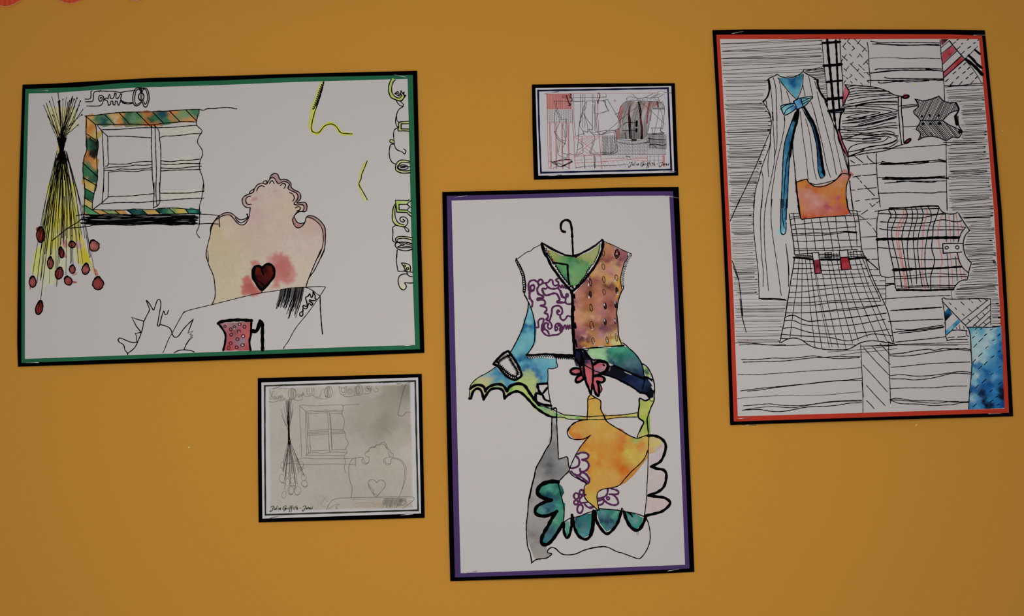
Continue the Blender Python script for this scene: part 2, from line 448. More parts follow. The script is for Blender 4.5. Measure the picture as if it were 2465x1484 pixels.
# scalloped corrugated border running along the top of the board, mostly above the frame
def border():
    root = empty('scalloped_border', tuple(at(170, -45, .002)), 'scarlet corrugated scalloped border strip along the top edge of the board', 'border')
    u0 = at(15, 15, .003); u1 = at(327, 1, .003)
    ux = (u1 - u0).normalized(); per = (u1 - u0).length / 2; uz = Vector((-ux.z, 0, ux.x))
    cols = 26                                      # ridges per scallop
    for k in range(-5, 13):
        v, f = [], []
        base = u0 + ux * (per * k)
        rows_ = 8
        for i in range(cols + 1):
            t = i / cols * 2 - 1; x = t * per * .5
            lo = .0155 * .5 * (1 - math.cos(math.pi * t))                # rounded tooth
            for j in range(rows_ + 1):
                z = lo + (.075 - lo) * j / rows_
                for q in (0,):
                    p = base + ux * x + uz * z
                    v.append((p.x, p.y - .0011 * (i % 2), p.z))
        w = rows_ + 1
        for i in range(cols):
            for j in range(rows_):
                a = i * w + j; f.append((a, a + w, a + w + 1, a + 1))
        n = len(v); v += [(a, b + .0009, c) for a, b, c in v]
        f += [tuple(n + q for q in reversed(F)) for F in f]
        for i in range(cols): a = i * w; f.append((a + w, a, n + a, n + a + w))
        me = bpy.data.meshes.new('scallop'); me.from_pydata(v, [], f); me.materials.append(M_SCARLET)
        sc = link('scallop', me, root)
        # pale cut edge
        e = []; ef = []
        for i in range(cols + 1):
            a, b_, c = v[i * w]; e += [(a, b_ - .0001, c), (a, b_ + .0008, c), (a + ux.x * -.0002, b_ + .0004, c - .0004)]
        for i in range(cols):
            a = i * 3; ef += [(a, a + 3, a + 5, a + 2), (a + 2, a + 5, a + 4, a + 1)]
        me = bpy.data.meshes.new('cut_edge'); me.from_pydata(e, [], ef); me.materials.append(M_TEAR)
        link('cut_edge', me, sc)
border()

# ------------------------------------------------------------------ staples
def staple(x0, y0, x1, y1, label, sheet, bent=0.0):
    """a steel staple lying across the card, its two legs driven into the wall"""
    a = at(x0, y0, sheet.h(x0, y0) + .0011 if sheet else .0016); b = at(x1, y1, sheet.h(x1, y1) + .0011 if sheet else .0016)
    d = (b - a).normalized(); up = Vector((0, 0, 1)); s = d.cross(Vector((0, 1, 0))).normalized(); w = .00042
    path = [Vector((a.x, 0.003, a.z)) - d * .0001, a + Vector((0, .0006, 0)), a + d * .0007, (a + b) / 2 + Vector((0, -.0002 - bent, 0)), b - d * .0007, b + Vector((0, .0006, 0)), Vector((b.x, .003, b.z)) + d * .0001]
    v, f = [], []
    for i, p in enumerate(path):
        t = (path[min(i + 1, 6)] - path[max(i - 1, 0)]).normalized(); n = s; m = t.cross(n).normalized()
        for k in range(6):
            an = k * math.pi / 3; v.append(tuple(p + n * (w * math.cos(an)) + m * (w * .7 * math.sin(an))))
    for i in range(6):
        for k in range(6):
            f.append((i * 6 + k, i * 6 + (k + 1) % 6, i * 6 + 6 + (k + 1) % 6, i * 6 + 6 + k))
    f += [tuple(range(5, -1, -1)), tuple(range(36, 42))]
    me = bpy.data.meshes.new('staple'); me.from_pydata(v, [], f); me.materials.append(M_METAL)
    for p in me.polygons: p.use_smooth = True
    return link('staple', me, label=label, category='staple', group='staples holding up the pictures')

def picture(name, label, corners, lift, bulge):
    c = at(sum(p[0] for p in corners) / 4, max(p[1] for p in corners), .001)
    root = empty(name, tuple(c), label, 'picture', 'mounted pictures on the mustard paper')
    return root, Sheet(corners, lift, bulge)
# ================================================================== 1. big landscape picture (green mount)
LC = [(54.3, 204), (1004, 170.6), (1021.5, 850), (43.2, 883.4)]
root1, S1 = picture('mounted_drawing', 'large landscape ink drawing of a window, poppies and a heart chair on a green mount', LC, .0030, .0058)
S1.card('backing_card', [(54.3, 204), (131, 201.3), (253, 194), (375, 187.4), (530, 183.3), (700, 178.1), (1004.1, 170.5), (1009.5, 400), (1014.5, 600), (1021.6, 850), (840, 857), (440, 870.8), (43.3, 883.4), (41.5, 822), (43.2, 640), (46.2, 440)], M_BLACK, 0, .0006, root1)
S1.card('coloured_mount', [(60.8, 214.4), (192.3, 209.7), (293.7, 199.8), (530, 194), (700, 186.7), (993.6, 180.7), (1002, 500), (1010.8, 841.1), (700, 851), (440, 860.4), (51.7, 874.3), (51.7, 640), (54.3, 460)], M_GREEN, .0003, .0003, root1)
sheet1 = S1.card('drawing_paper', [(69, 225.3), (130, 224), (212.6, 217.8), (334, 210.7), (530, 205), (700, 198), (981.1, 189.9), (984, 300), (991, 600), (999.2, 831.2), (840, 835.8), (440, 851), (59.8, 864.7), (60.4, 640), (63.5, 460)], M_PAPER, .0005, .0002, root1)

S1.wk = .95
def stems(mo):
    R = random.Random(11)
    def A(x, y): return (30 + x / 4.93, 160 + y / 4.93)
    def B(x, y): return (30 + x / 4.93, 440 + y / 4.93)
    tips = [(370, 460), (400, 435), (440, 412), (465, 352), (540, 315), (545, 415), (600, 385), (640, 362), (680, 400), (710, 355), (730, 385), (765, 370), (805, 405), (838, 508), (825, 570), (480, 575), (415, 570),
            (562, 405), (700, 382), (790, 455), (740, 470), (660, 420), (715, 372), (555, 400), (420, 590), (640, 660), (720, 660), (780, 690)]
    for k, (x, y) in enumerate(tips):
        g = min(1, max(-1, (x - 600) / 230))
        b = (585 + g * R.uniform(5, 70) * (1 if R.random() < .75 else -1.0), R.uniform(800, 860)); w = (585 + R.uniform(-30, 26), R.uniform(900, 980))
        m = (x + (b[0] - x) * .55 + g * R.uniform(-10, 20), y + (b[1] - y) * R.uniform(.5, .62))
        mo.stroke(smooth([A(x, y), A(*m), A(*b), A(*w)]), R.uniform(1.1, 2.0), 'b')
        if R.random() < .6: mo.stroke([A(x, y), A(x + R.uniform(-4, 4), y + 12)], 2.8, 'b')
    for k in range(15):
        x0 = 585 + R.uniform(-60, 60); mo.stroke([A(x0, 800 + R.uniform(0, 60)), A(585 + R.uniform(-26, 26), 970 + R.uniform(-30, 30)), A(585 - (x0 - 585) * .7 + R.uniform(-14, 14), 1100 + R.uniform(0, 60))], 2.2, 'b')
    ends = [(-60, 120, 1.5), (345, 520), (350, 560), (390, 540), (410, 500), (425, 300), (440, 240), (470, 260), (480, 690), (330, 840), (380, 850), (335, 1130), (290, 1190), (240, 1090), (435, 1200), (520, 1210), (445, 880),
            (500, 500), (545, 300), (600, 690), (560, 960), (575, 740), (635, 1100), (650, 660), (700, 640), (690, 960), (720, 970), (785, 960), (835, 960), (860, 660), (800, 700), (770, 700), (630, 630), (610, 730), (915, 890), (985, 1105), (400, 520), (450, 400), (530, 600), (585, 660), (740, 560), (820, 620), (335, 1390), (640, 380), (720, 350), (480, 480), (455, 860), (505, 1100)]
    for e in ends:
        if len(e) == 3: continue
        x, y = e; g = (x - 560) / 400.0
        s = (590 + g * 60 + R.uniform(-22, 22), 990 + R.uniform(0, 60) - 1380)
        m = (s[0] + (x - s[0]) * .5 + g * 36 + R.uniform(-12, 12), s[1] + (y - s[1]) * .5)
        mo.stroke(smooth([B(*s), B(*m), B(x, y)]), R.uniform(.9, 1.7), 'b')
        if R.random() < .35:
            mo.stroke(smooth([B(x, y), B(x + R.uniform(6, 14), y - R.uniform(10, 30)), B(m[0] + 18, m[1])]), 1.3, 'b')
    for k in range(16):
        x = R.uniform(440, 700); y = R.uniform(-230, 60) + 0; g = (x - 575) / 160
        x = 575 + (x - 575) * (.5 + (y + 300) / 600)
        mo.stroke([B(575 + (x - 575) * .7, y - 90), B(x, y + R.uniform(-10, 40))], R.uniform(1.2, 2.4), 'b')
def poppies(mo):
    par = mo.parent; R = random.Random(4)
    heads = [(335, 620, 50, 92, '7E281E', 0, 0), (708, 735, 40, 38, '9E4440', 0, 1), (968, 748, 60, 68, 'A25852', -20, 2), (580, 830, 30, 64, '7E2824', -8, 0), (450, 952, 36, 70, '944840', 0, 0),
             (710, 1028, 35, 48, '96423C', 0, 1), (870, 1025, 44, 65, '9A4A44', 10, 2), (555, 1075, 47, 72, '8A332E', 14, 0), (240, 1178, 40, 66, '9A4640', 0, 1), (662, 1165, 45, 54, '944038', -25, 1), (1016, 1195, 64, 78, '85362F', 0, 2), (318, 1485, 42, 84, '7A2018', 12, 0)]
    for (x, y, rx, ry, c, ro, kind) in heads:
        m = Motif(S1, 'poppy_head', par, sheet_z)
        cs, sn = math.cos(math.radians(ro)), math.sin(math.radians(ro)); P = []
        for i in range(28):
            t = 2 * math.pi * i / 28; px, py = math.sin(t), -math.cos(t)
            k = 1 - .35 * max(0, -py) ** 3 * abs(px) - (.45 * max(0, -py) ** 2 if kind != 1 else .12 * max(0, -py)) * abs(px)
            if kind == 2 and py > -.2: k *= 1 + (.08 if i % 3 else -.05)
            a, b = px * rx * k + R.uniform(-2, 2), py * ry + R.uniform(-2, 2)
            P.append((30 + (x + a * cs - b * sn) / 4.93, 440 + (y + a * sn + b * cs) / 4.93))
        cx, cy = 30 + x / 4.93, 440 + y / 4.93
        dk = '%02X%02X%02X' % tuple(int(v * .62) for v in hx(c))
        m.fill(P, [(cx, cy, c), (cx - 3, cy + 5, c), (cx + rx / 7, cy - ry / 8, dk), (cx, cy + ry / 5, dk)], jag=.7)
        m.stroke(P, 3.0, 'b', closed=True)
        m.stroke(P[-4:] + P[:3], 4.2, 'b')
        if kind == 0: m.stroke([(cx - 3, cy + 6), (cx + 1, cy - 9)], 1.4, 'b'); m.stroke([(cx + 3, cy + 7), (cx + 5, cy - 4)], 1.2, 'b')
        m.done()
def sill(mo):
    R = random.Random(5)
    P = [(30 + x / 4.93, 440 + y / 4.93) for x, y in ((850, 392), (1300, 384), (2210, 376), (2205, 496), (1700, 494), (1350, 505), (830, 490), (780, 465))]
    for k in range(22):
        y = 388 + k * 5.0; x0 = max(850 - (y - 395) * .75, 790) + R.uniform(0, 90) + (k > 16) * 0; x1 = 2210 - R.uniform(0, 60)
        n = 7; Q = [(30 + (x0 + (x1 - x0) * i / n) / 4.93, 440 + (y + R.uniform(-6, 6)) / 4.93) for i in range(n + 1)]
        mo.stroke(smooth(Q, step=6), R.uniform(1.2, 2.9), 'b')
    for (x, y, l, h) in ((1080, 480, 330, 26), (1150, 455, 250, 20), (1700, 478, 400, 16), (1800, 408, 380, 14), (1950, 390, 200, 10), (880, 482, 160, 10), (1450, 425, 300, 10)):
        c = Q[0]; mo.put(ell(30 + (x + l / 2) / 4.93, 440 + y / 4.93, l / 9.86, h / 9.86, 0, 12), [tuple(range(12))[::-1]], M_PEN['b'], INKZ + .00007)
def table_shade(mo):
    R = random.Random(9)
    for i in range(34):
        x0 = 1245 + i * 9.2; y0 = 515 - i * .8; L = R.uniform(150, 260) + (i > 12) * R.uniform(0, 140)
        if i > 20: L = R.uniform(240, 390)
        mo.stroke([(440 + x0 / 5.3, 600 + y0 / 5.3), (440 + (x0 - L * .10) / 5.3, 600 + (y0 + L * .5) / 5.3), (440 + (x0 - L * .26) / 5.3, 600 + (y0 + L) / 5.3)], R.uniform(1.1, 2.2), 'b')
sheet_z = .0005
T1 = """
= poppy_stems
f @A 395 440 430 465 480 482 540 462 600 482 690 470 750 492 765 600 782 650 765 700 700 772 622 850 600 960 640 1010 640 1090 700 1330 740 1479 620 1479 430 1479 500 1150 522 1000 520 850 470 700 410 560 / @A 430 480 B8AE7E 600 600 B6A878 740 660 BCAE80 560 800 B0A068 580 1000 A8974C 520 1300 BCAF50 600 1400 B8A440 640 1250 BCAA58 / soft=4:B8B0A4
f @B 430 0 740 0 770 200 800 480 860 700 912 860 1000 1085 950 1085 905 960 820 1000 700 900 650 1000 560 1150 480 1212 430 1212 390 1215 355 1360 335 1300 335 1160 240 1095 228 980 270 800 340 720 370 640 350 480 400 250 / @B 450 100 BEAF4C 560 100 C8B030 540 330 C2A424 500 480 C8AC2C 650 200 BEAC68 700 400 BFA93C 400 400 BCAF60 480 700 C6AE38 400 620 BBAE60 600 640 BFAC7C 620 900 C6BB9C 700 850 C4B69C 800 700 C0A644 850 850 C4A41C 890 930 C6A420 280 850 C6B854 250 1000 C2B65C 380 900 C8BE80 400 1150 C4BB94 450 1190 C2B88C 350 1280 C0BAA0 940 1060 B8966C / soft=3:BCB49C
f @B 590 680 640 670 660 740 630 790 600 770 / AA746C / soft=3:B4A098
f @B 750 700 800 700 830 760 780 800 750 760 / B08880 / soft=3:B4A098
f @B 600 800 630 850 645 890 610 890 / B07870 / jag=.5
f @B 290 530 320 520 350 545 340 600 300 600 280 560 / 8E2C1C
f @B 970 1020 1005 1050 1020 1110 990 1105 / B07060 / jag=.5
F @B 200 1240 222 1240 215 1268 203 1268 / A44C48
f @B 700 1080 740 1060 772 1070 760 1095 710 1105 / AE807C / jag=.4
F @B 700 1165 755 1175 765 1190 720 1197 / A05048
F @C 340 405 370 440 370 490 350 480 330 420 / A8605C
F @A 525 855 650 845 655 815 612 970 602 1000 640 1110 652 1150 615 1110 520 1110 560 1000 552 960 / 0B0B0C / jag=.4
hook stems
= poppies_anchor
hook poppies
= painted_window
F @A 868 597 915 560 950 560 965 578 1180 553 1330 535 1500 545 1600 520 1650 540 1750 520 1790 532 1860 528 2205 512 2222 540 2205 600 2190 660 2000 668 1900 680 1780 705 1650 718 1540 705 1340 720 1320 705 1230 720 1180 695 1095 718 985 690 / @A 920 600 BC884C 950 640 8C8048 1010 620 35684A 1090 640 144A48 1130 600 3C6A50 1160 640 5C7C50 1175 590 C49058 1230 620 C79A6C 1270 580 C08040 1285 650 B87434 1330 640 245640 1380 570 2C5E3C 1430 610 567C58 1500 600 3E7048 1520 640 5E7A4A 1560 600 94703C 1600 550 B0622C 1640 640 1C4A2C 1700 620 2A6048 1790 570 124450 1830 640 286A4C 1880 600 A0713C 1915 550 B87040 1960 580 788050 2050 590 5F8A5C 2060 640 B07C48 2130 640 C0824A 2170 560 32704C 1590 680 B05C28 1680 700 B86C34 / pow=3.2
F @A 862 640 875 600 985 690 1000 800 1018 900 1018 985 1005 1085 1030 1120 1008 1200 1020 1230 1008 1310 1000 1390 990 1479 850 1479 848 1420 820 1390 838 1290 835 1150 850 1060 880 990 865 920 875 800 860 720 / @A 920 660 BC884C 930 730 B06A30 900 770 B87434 980 820 C89A50 910 810 B88444 940 880 0E2A20 890 900 285040 1000 900 06100C 950 960 12402C 900 960 2A5A3C 1000 1000 060C0A 930 1020 101C14 970 1060 08140C 880 1030 A86430 930 1110 B86A34 990 1130 C08444 900 1180 3E6A44 970 1190 B88048 870 1220 2A6440 940 1250 2A6A44 980 1290 1E4A34 870 1280 2C6844 930 1340 28543A 985 1360 2A4A38 860 1370 BC8848 900 1420 CE9A54 960 1450 CC984C / rim=.2 pow=3.2
f @A 1000 800 1040 760 1062 770 1050 820 1020 860 1000 870 / C89448
F @B 850 0 990 0 968 95 855 42 / @B 900 10 CC9448 950 60 D09C4C
F @B 855 66 968 135 948 228 850 172 / @B 900 110 246040 930 190 205038
F @B 850 182 948 236 945 312 852 262 / D29C54
F @B 832 275 855 265 945 320 1030 375 885 388 855 340 / @B 900 300 3A7C4C 960 350 4A8A58
F @B 852 345 905 388 855 380 / B87C3C
F @B 960 325 1060 328 1140 370 1030 378 1000 362 / BC8C44
F @B 1060 330 1210 330 1260 372 1140 372 / @B 1120 350 6E8A50 1200 350 7E9058
F @B 1210 330 1330 328 1365 372 1265 375 / C08440
F @B 1368 328 1440 313 1540 325 1600 380 1500 392 1420 378 / @B 1400 345 0E3C3C 1500 350 1C4C48 1560 370 0C3434
F @B 1545 325 1680 316 1742 370 1600 380 / @B 1570 340 5C8048 1650 345 BC8834 1610 370 B08850 1710 360 C4944C
F @B 1700 330 1740 308 1860 303 1942 378 1840 390 1750 362 / @B 1740 340 0C3028 1800 340 205C48 1880 350 4C8050 1850 380 14382C
F @B 1880 305 1960 292 2040 312 2090 362 1942 374 / @B 1920 325 5E8848 1980 330 B89848 2060 350 A8A048 
F @B 2055 318 2120 296 2220 320 2248 368 2110 372 / @B 2090 345 286C58 2150 330 347C68 2200 350 124444
F @A 2205 545 2225 540 2228 595 2210 598 / A8A494
f @B 1350 190 1380 160 1440 130 1520 125 1560 150 1460 200 1400 215 / B4B0A2 / jag=.3 soft=5:B6B0AA
f @B 1760 110 1900 95 2050 90 2160 76 2220 90 2240 150 2180 178 1900 190 1780 180 / B0AE9C / jag=.3 soft=5:B6B0AA
f @A 1780 720 2000 710 2180 700 2200 760 2190 820 2100 830 1900 830 1760 835 / B0AD9E / jag=.3 soft=5:B6B0AA
f @A 1900 1110 1980 1070 2080 1045 2150 1080 2200 1150 2060 1260 1940 1250 1830 1200 / B0AD9E / jag=.3 soft=5:B6B0AA
@A
b2.5 862 590 1000 578 1180 555 1400 542 1640 540 1860 528 2000 518 2110 512 2212 510 2265 522 2310 502 2400 500 2465 492 2560 488 2662 505
b2.3 985 690 1100 685 1210 690 1400 685 1640 692 1780 678 1940 662 2050 655 2180 662
b2.3 870 590 878 640 875 720 872 800 880 900 882 980 870 1030 850 1080 840 1150 835 1220 840 1300 855 1400 858 1479
b2.3 985 690 995 740 1000 840 1018 900 1015 980 1000 1080 1005 1200 1010 1320 1000 1390 985 1479
B2.4 870 592 985 690
B2.4 1095 575 1210 690
B2.4 1268 552 1392 688
B2.4 1472 545 1645 718
B2.4 1660 540 1795 674
B2.4 1868 535 1992 660
B2.4 2058 518 2182 645
B2.4 880 802 985 872
B3 833 1145 1012 1312
B3 840 1322 1000 1415
O b 922 850 9 7 30
b2.4 1008 700 1060 765 1130 830
b2.4 1065 752 1200 750 1340 742 1500 730 1700 728 1850 725 2000 715 2100 705 2190 700
b2.4 1130 830 1300 828 1480 838 1640 848
b2.4 1748 848 1800 828 1900 825 2050 812 2130 800 2240 798
b2.2 1062 765 1070 900 1080 1100 1085 1240 1082 1400 1082 1490
b2.2 1130 830 1132 1000 1138 1160 1105 1188
b2.4 1652 700 1650 840 1648 960 1655 1100 1660 1300 1680 1490
b2.2 1692 700 1695 820 1700 1000 1708 1250 1700 1490
b2.4 1680 700 1735 760 1745 850 1760 1000 1758 1250 1745 1490
b2.2 1138 1158 1350 1160 1450 1140 1560 1130 1658 1130
b2.2 1090 1210 1200 1195 1350 1190 1450 1172 1550 1175 1655 1165
b2.2 1088 1235 1200 1235 1280 1218 1400 1222 1560 1215 1658 1200
b2.2 1136 1258 1280 1242 1400 1248 1480 1248 1560 1232 1655 1228
b2.4 1765 1120 1880 1132 2000 1115 2100 1115 2225 1100
b2.4 1762 1160 1900 1165 2050 1152 2228 1155
b2.6 1762 1205 1880 1212 2000 1208 2100 1195 2240 1185
b2.6 1762 1242 1900 1232 2100 1228 2235 1222
b2.2 2212 512 2215 545 2195 600 2182 660 2190 705 2250 765 2215 830 2195 890 2210 930 2250 990 2258 1040 2240 1090 2222 1140 2220 1220 2250 1300 2270 1400 2268 1490
b2.2 1138 1255 1138 1490
@B
b2.3 858 60 860 150 852 250 855 380
b2.3 985 20 965 160 950 230 948 312
B2.4 850 62 968 130
B2.4 850 178 950 235
B2.4 850 262 945 322 1035 378
b2.3 948 318 1000 322 1160 325 1340 325 1440 312 1600 318 1700 318 1740 305 1900 300 2060 312 2225 320
b3 755 392 860 378 1000 385 1140 375 1300 378 1500 385 1700 380 1900 376 2100 370 2230 373
b2.2 2230 375 2330 378 2440 390 2465 388
b2.2 1082 0 1070 160 1062 252
b2.2 1138 0 1135 165
b2.4 1680 0 1680 150 1672 302
b2.2 1702 0 1705 180 1718 280
b2.4 1745 0 1750 200 1745 240 1720 275 1668 302
b2.4 1132 165 1400 158 1500 148 1682 130
b2.4 1752 125 1900 125 2100 122 2200 108 2272 102
b2.4 1065 255 1200 240 1400 235 1500 238 1700 218 1850 208 2000 195 2130 188 2268 185
B2.3 1140 170 1060 240 955 318
B2.3 1065 330 1140 372
B2.3 1215 330 1268 374
B2.6 1365 330 1420 374
B2.6 1540 325 1600 380
B2.6 1700 325 1750 368
B2.6 1862 305 1942 378
B2.6 2055 318 2092 366
b2.2 2268 0 2255 100 2245 190 2220 280 2222 420 2212 520 2185 595 2222 655
= window_sill
@B
b2.4 468 690 550 625 650 545 780 465 850 400
b2.4 655 542 900 520 950 505 1150 498 1400 505 1700 490 1900 505 2100 490 2210 490 2330 485 2445 492
@D
b2.6 538 862 540 940 545 1025
hook sill
= barrel_frieze
@A
b2.6 862 388 920 385 932 340 930 300 945 290
b2.6 866 420 940 418 958 405 962 320 975 302 1040 292 1110 295 1200 296 1280 308 1340 298 1440 286 1460 288
b3 1030 300 1045 286 1065 296
b2.6 880 470 1020 470 1060 450 1080 405 1085 370 1060 345 1030 350 1022 385 1040 415 1062 400 1065 375 1050 368 1042 385
b2.6 1085 400 1110 375 1135 382 1140 345 1152 330 1165 380 1185 385 1205 360 1215 318 1230 322 1228 375 1245 385 1270 350 1285 325 1298 330 1285 390 1330 425 1380 430 1420 430
b2.6 1090 395 1125 410 1140 462 1160 455 1170 412 1190 412 1195 455 1215 458 1222 410 1240 415 1255 460 1265 462 1285 400
b3 1290 400 1310 432 1380 445 1425 433
b2.8 1530 258 1480 255 1450 280 1430 350 1432 430 1455 465 1490 465 1530 430
b2.6 1520 268 1475 280 1455 340 1450 400 1465 450 1500 440 1540 405
b2.8 1540 258 1590 262 1615 310 1622 380 1610 440 1590 480 1560 475 1545 430 1535 410
b2.6 1550 270 1580 275 1600 330 1605 370 1590 440 1575 450 1550 400
ob3 1528 360 33 45
Zb3 8 14 1528 300 1528 405
B3 1500 262 1528 305
B3 1560 262 1530 305
B3 1528 255 1528 310
= heart_chair
f @D 414 1100 440 985 520 885 600 850 690 830 760 900 810 970 870 1000 935 965 970 900 1000 745 930 725 885 640 915 575 1000 525 1060 460 1120 395 1200 370 1290 290 1370 230 1420 270 1450 330 1560 330 1610 400 1610 450 1740 530 1750 620 1700 680 1800 665 1840 710 1830 790 1700 820 1645 880 1640 950 1700 1035 1760 1030 1820 960 1840 885 1880 862 1990 910 2080 1000 2110 1080 2110 1300 2040 1479 @E 1700 150 1640 330 1560 490 1230 525 830 595 370 710 415 600 400 400 340 200 300 100 @D 345 1430 380 1230 / @D 700 1100 B4A28E 1000 1100 B09C8A 900 620 B4A096 1060 600 B09A90 1300 450 B4A298 1370 480 B09C94 1200 700 B49E90 1500 700 B3A08C 1700 1300 B4A296 1900 1000 B09488 1950 1300 B4A294 600 1300 B0A080 480 1100 B0A07E 1300 1000 B2A090 1100 850 B0958C 1040 880 B0988C @E 500 300 B0A184 600 500 B2A58C 750 350 B2A48A 1500 200 B4A492 1100 400 B6A698 / jag=.4 rim=0
F @E 1045 100 1090 80 1130 65 1110 50 1200 15 1215 60 1240 20 1280 18 1300 60 1390 90 1375 130 1405 180 1440 200 1430 250 1478 300 1460 350 1440 420 1400 450 1340 475 1250 440 1240 500 1150 515 1100 500 1150 440 1120 300 1080 200 / @E 1250 200 A85C58 1200 100 AE6C66 1330 320 A8605A 1180 460 B07068 1400 330 B27A72 1100 120 B4807A / jag=2 soft=9:B4988C
F @E 850 155 905 130 950 125 1000 180 985 215 910 230 890 300 860 260 870 220 / B07068 / jag=1.5 soft=6:B4988C
F @E 750 370 790 340 850 320 890 400 930 450 1010 530 1040 560 1010 575 970 580 920 610 890 622 870 600 790 595 745 570 740 500 725 470 760 450 / @E 850 480 A04C46 800 420 AC6058 960 560 A85A50 780 550 A85C54 / jag=2 soft=6:B08A80
f @D 1000 600 1080 560 1140 600 1100 650 1000 660 / A87070 / jag=.5 soft=9:B2A094
f @D 1330 470 1400 470 1430 500 1380 525 1340 510 / A87474 / jag=.5 soft=6:B2A094
f @D 990 910 1080 840 1110 870 1020 930 / AC807C / jag=.5 soft=6:B2A094
F @D 1300 300 1330 240 1380 230 1420 270 1450 325 1520 320 1590 370 1610 430 1700 510 1745 560 1720 640 1690 660 1660 640 1700 560 1600 480 1560 440 1580 380 1500 350 1410 380 1370 320 / A07E80 / jag=.3
F @D 1700 680 1800 665 1842 710 1820 800 1780 800 1790 720 / A67E7E / jag=.3
F @D 1640 880 1690 950 1740 975 1800 968 1750 1040 1690 1035 1635 960 / A47470 / jag=.3
F @D 1850 880 1890 862 2000 915 2090 1010 2112 1080 2112 1250 2085 1250 2078 1120 2050 1020 1980 950 / A88078 / jag=.3
F @D 420 1010 520 890 640 820 720 835 800 920 860 985 780 930 690 848 600 860 480 960 430 1050 / A88078 / jag=.3
F @D 890 620 940 560 1000 540 940 600 935 650 980 700 960 720 900 680 / A88C86 / jag=.3
f @E 885 300 905 240 960 215 1020 245 1060 195 1110 190 1160 240 1165 340 1120 420 1010 522 930 430 / @E 950 280 5C1408 1030 320 54100A 1000 400 3E0808 1120 280 58140C 1060 280 1C0404 920 350 160404 1080 370 440C08 1000 480 2A0606 1080 440 380A08
@D
b2.6 412 1110 412 1040 440 980 500 900 540 862 640 815 720 825 790 880 850 920 930 905 960 880
b2.6 412 1100 430 1030 470 940 540 890 600 860 690 850 740 890 800 960 860 998 920 985 960 930 990 840 1000 740
b2.6 780 890 820 945 870 965 920 940 965 900
O b 955 842 13 13
b3 955 840 960 870 968 895
b2.8 1000 740 950 740 900 700 880 630 910 575 980 540 1040 515 1065 460 1110 400 1180 378 1240 390 1290 320 1330 285 1370 320 1410 380 1460 370 1500 350 1560 370 1580 400 1560 450 1600 485 1680 520 1710 570 1700 620 1650 680 1680 700 1780 700 1800 740 1780 790 1720 800 1680 820
b2.8 1290 310 1310 260 1370 230 1410 250 1425 290 1450 325 1500 318 1560 335 1605 380 1605 430 1640 470 1720 510 1750 560 1740 620 1690 670 1750 665 1810 662 1840 700 1840 760 1820 800 1740 800 1680 830 1645 880 1630 930 1660 1010 1710 1042 1770 1015 1810 960 1830 890 1870 862 1940 870 2020 920 2090 1000 2112 1060 2115 1200 2105 1340 2080 1420 2045 1490
b2.4 1850 885 1930 905 2010 970 2055 1030 2080 1120 2080 1280 2050 1390 2000 1490
b2.6 1650 870 1690 950 1740 975 1805 965
b2.6 985 540 1000 500 1060 462
b2.6 1190 375 1200 350 1250 345 1240 385
b2.8 1095 495 1120 440 1170 415 1210 430
b2.8 1005 570 950 590 935 640 960 690 1015 692
b2.8 1288 382 1310 345 1330 340 1355 382
b2.8 1445 415 1490 380 1525 400 1520 430 1500 455
b2.8 1585 518 1630 540 1655 600 1630 648
b2.8 1670 745 1710 725 1745 740 1730 780 1690 790
b2.2 412 1080 410 1130 380 1250 355 1360 345 1430 350 1490
@E
b2.4 305 0 300 80 330 200 390 340 410 480 412 600 395 660 370 712
b2 318 20 330 160
b2.6 1765 5 1700 150 1620 340 1605 375
b2.6 1805 5 1740 150 1680 270 1605 380 1570 490
b6 1015 242 1060 198 1100 192 1150 225 1168 290 1160 350 1110 420 1010 520 940 440 895 360 893 280 920 225 970 218 1015 242
b2.6 1010 520 1010 552
b3 930 380 960 410 990 420 1020 450 1040 470 1030 500
b4 1000 250 1020 300 1030 330
b5 920 240 910 300 915 370
= table_outline
b2 @C 1785 1035 1810 980 1850 880 1900 790 1960 680 2035 548
b2 @E 0 825 30 800 120 770 370 710 600 652 830 595 1010 558 1230 525 1340 500 1450 492 1570 487 1700 480 1815 482
b2 @E 1820 488 1755 590 1600 810 1440 1010 1350 1170 1290 1255 1288 1272
@E
b2.2 1575 490 1650 525 1720 580 1752 595
b3 1752 598 1755 740 1765 900 1772 980 1782 1085
hook table_shade
= flower_sprig
@E
b3.2 1660 540 1660 590 1640 620 1620 570 1600 600 1565 620 1580 670 1585 730 1540 720 1535 750 1580 760 1610 690 1640 720 1655 690 1612 665 1620 645 1635 655 1625 675
b3.2 1668 550 1690 600 1685 625 1705 640 1690 655 1645 660
b3.2 1530 765 1535 790 1495 815 1495 850 1515 860 1532 840 1530 790
= jug
F @E 465 950 870 925 862 1295 520 1298 548 1170 535 1050 490 980 / @E 560 960 A06A70 650 980 84646C 800 960 96585C 600 1150 A4484C 560 1060 A05258 660 1060 884448 740 1100 A8484A 830 1100 B45450 840 1000 B04E4C 750 1180 80747E 700 1200 84606C 620 1260 A43E42 820 1270 A84040 700 1280 9C4848 850 1200 A85050 / jag=.6
@E
b7.5 450 952 500 925 690 905 880 913
b5 445 945 485 990 525 1050 545 1100 540 1190 515 1295
b5 875 915 872 1000 868 1100 850 1180 865 1295
b9 875 1040 930 1050 960 1010 985 920
b8 985 915 1015 960 1015 1100 1018 1290
ob1.9 538 988 15 17
ob1.9 612 1025 18 20
ob1.9 658 993 18 15
ob1.9 725 960 20 17
ob1.9 788 992 20 20
ob1.9 715 1050 20 18
ob1.9 617 1093 19 19
ob1.9 770 1112 21 20
ob1.9 697 1150 20 20
ob1.9 610 1202 20 20
ob1.9 688 1255 20 19
ob1.9 762 1227 22 20
ob1.5 585 1262 18 24 15
O w 770 1112 12 11
O w 762 1227 11 9
O w 725 960 10 8
O w 660 1018 6 8
O w 720 1066 7 5
= bird_shape
@C
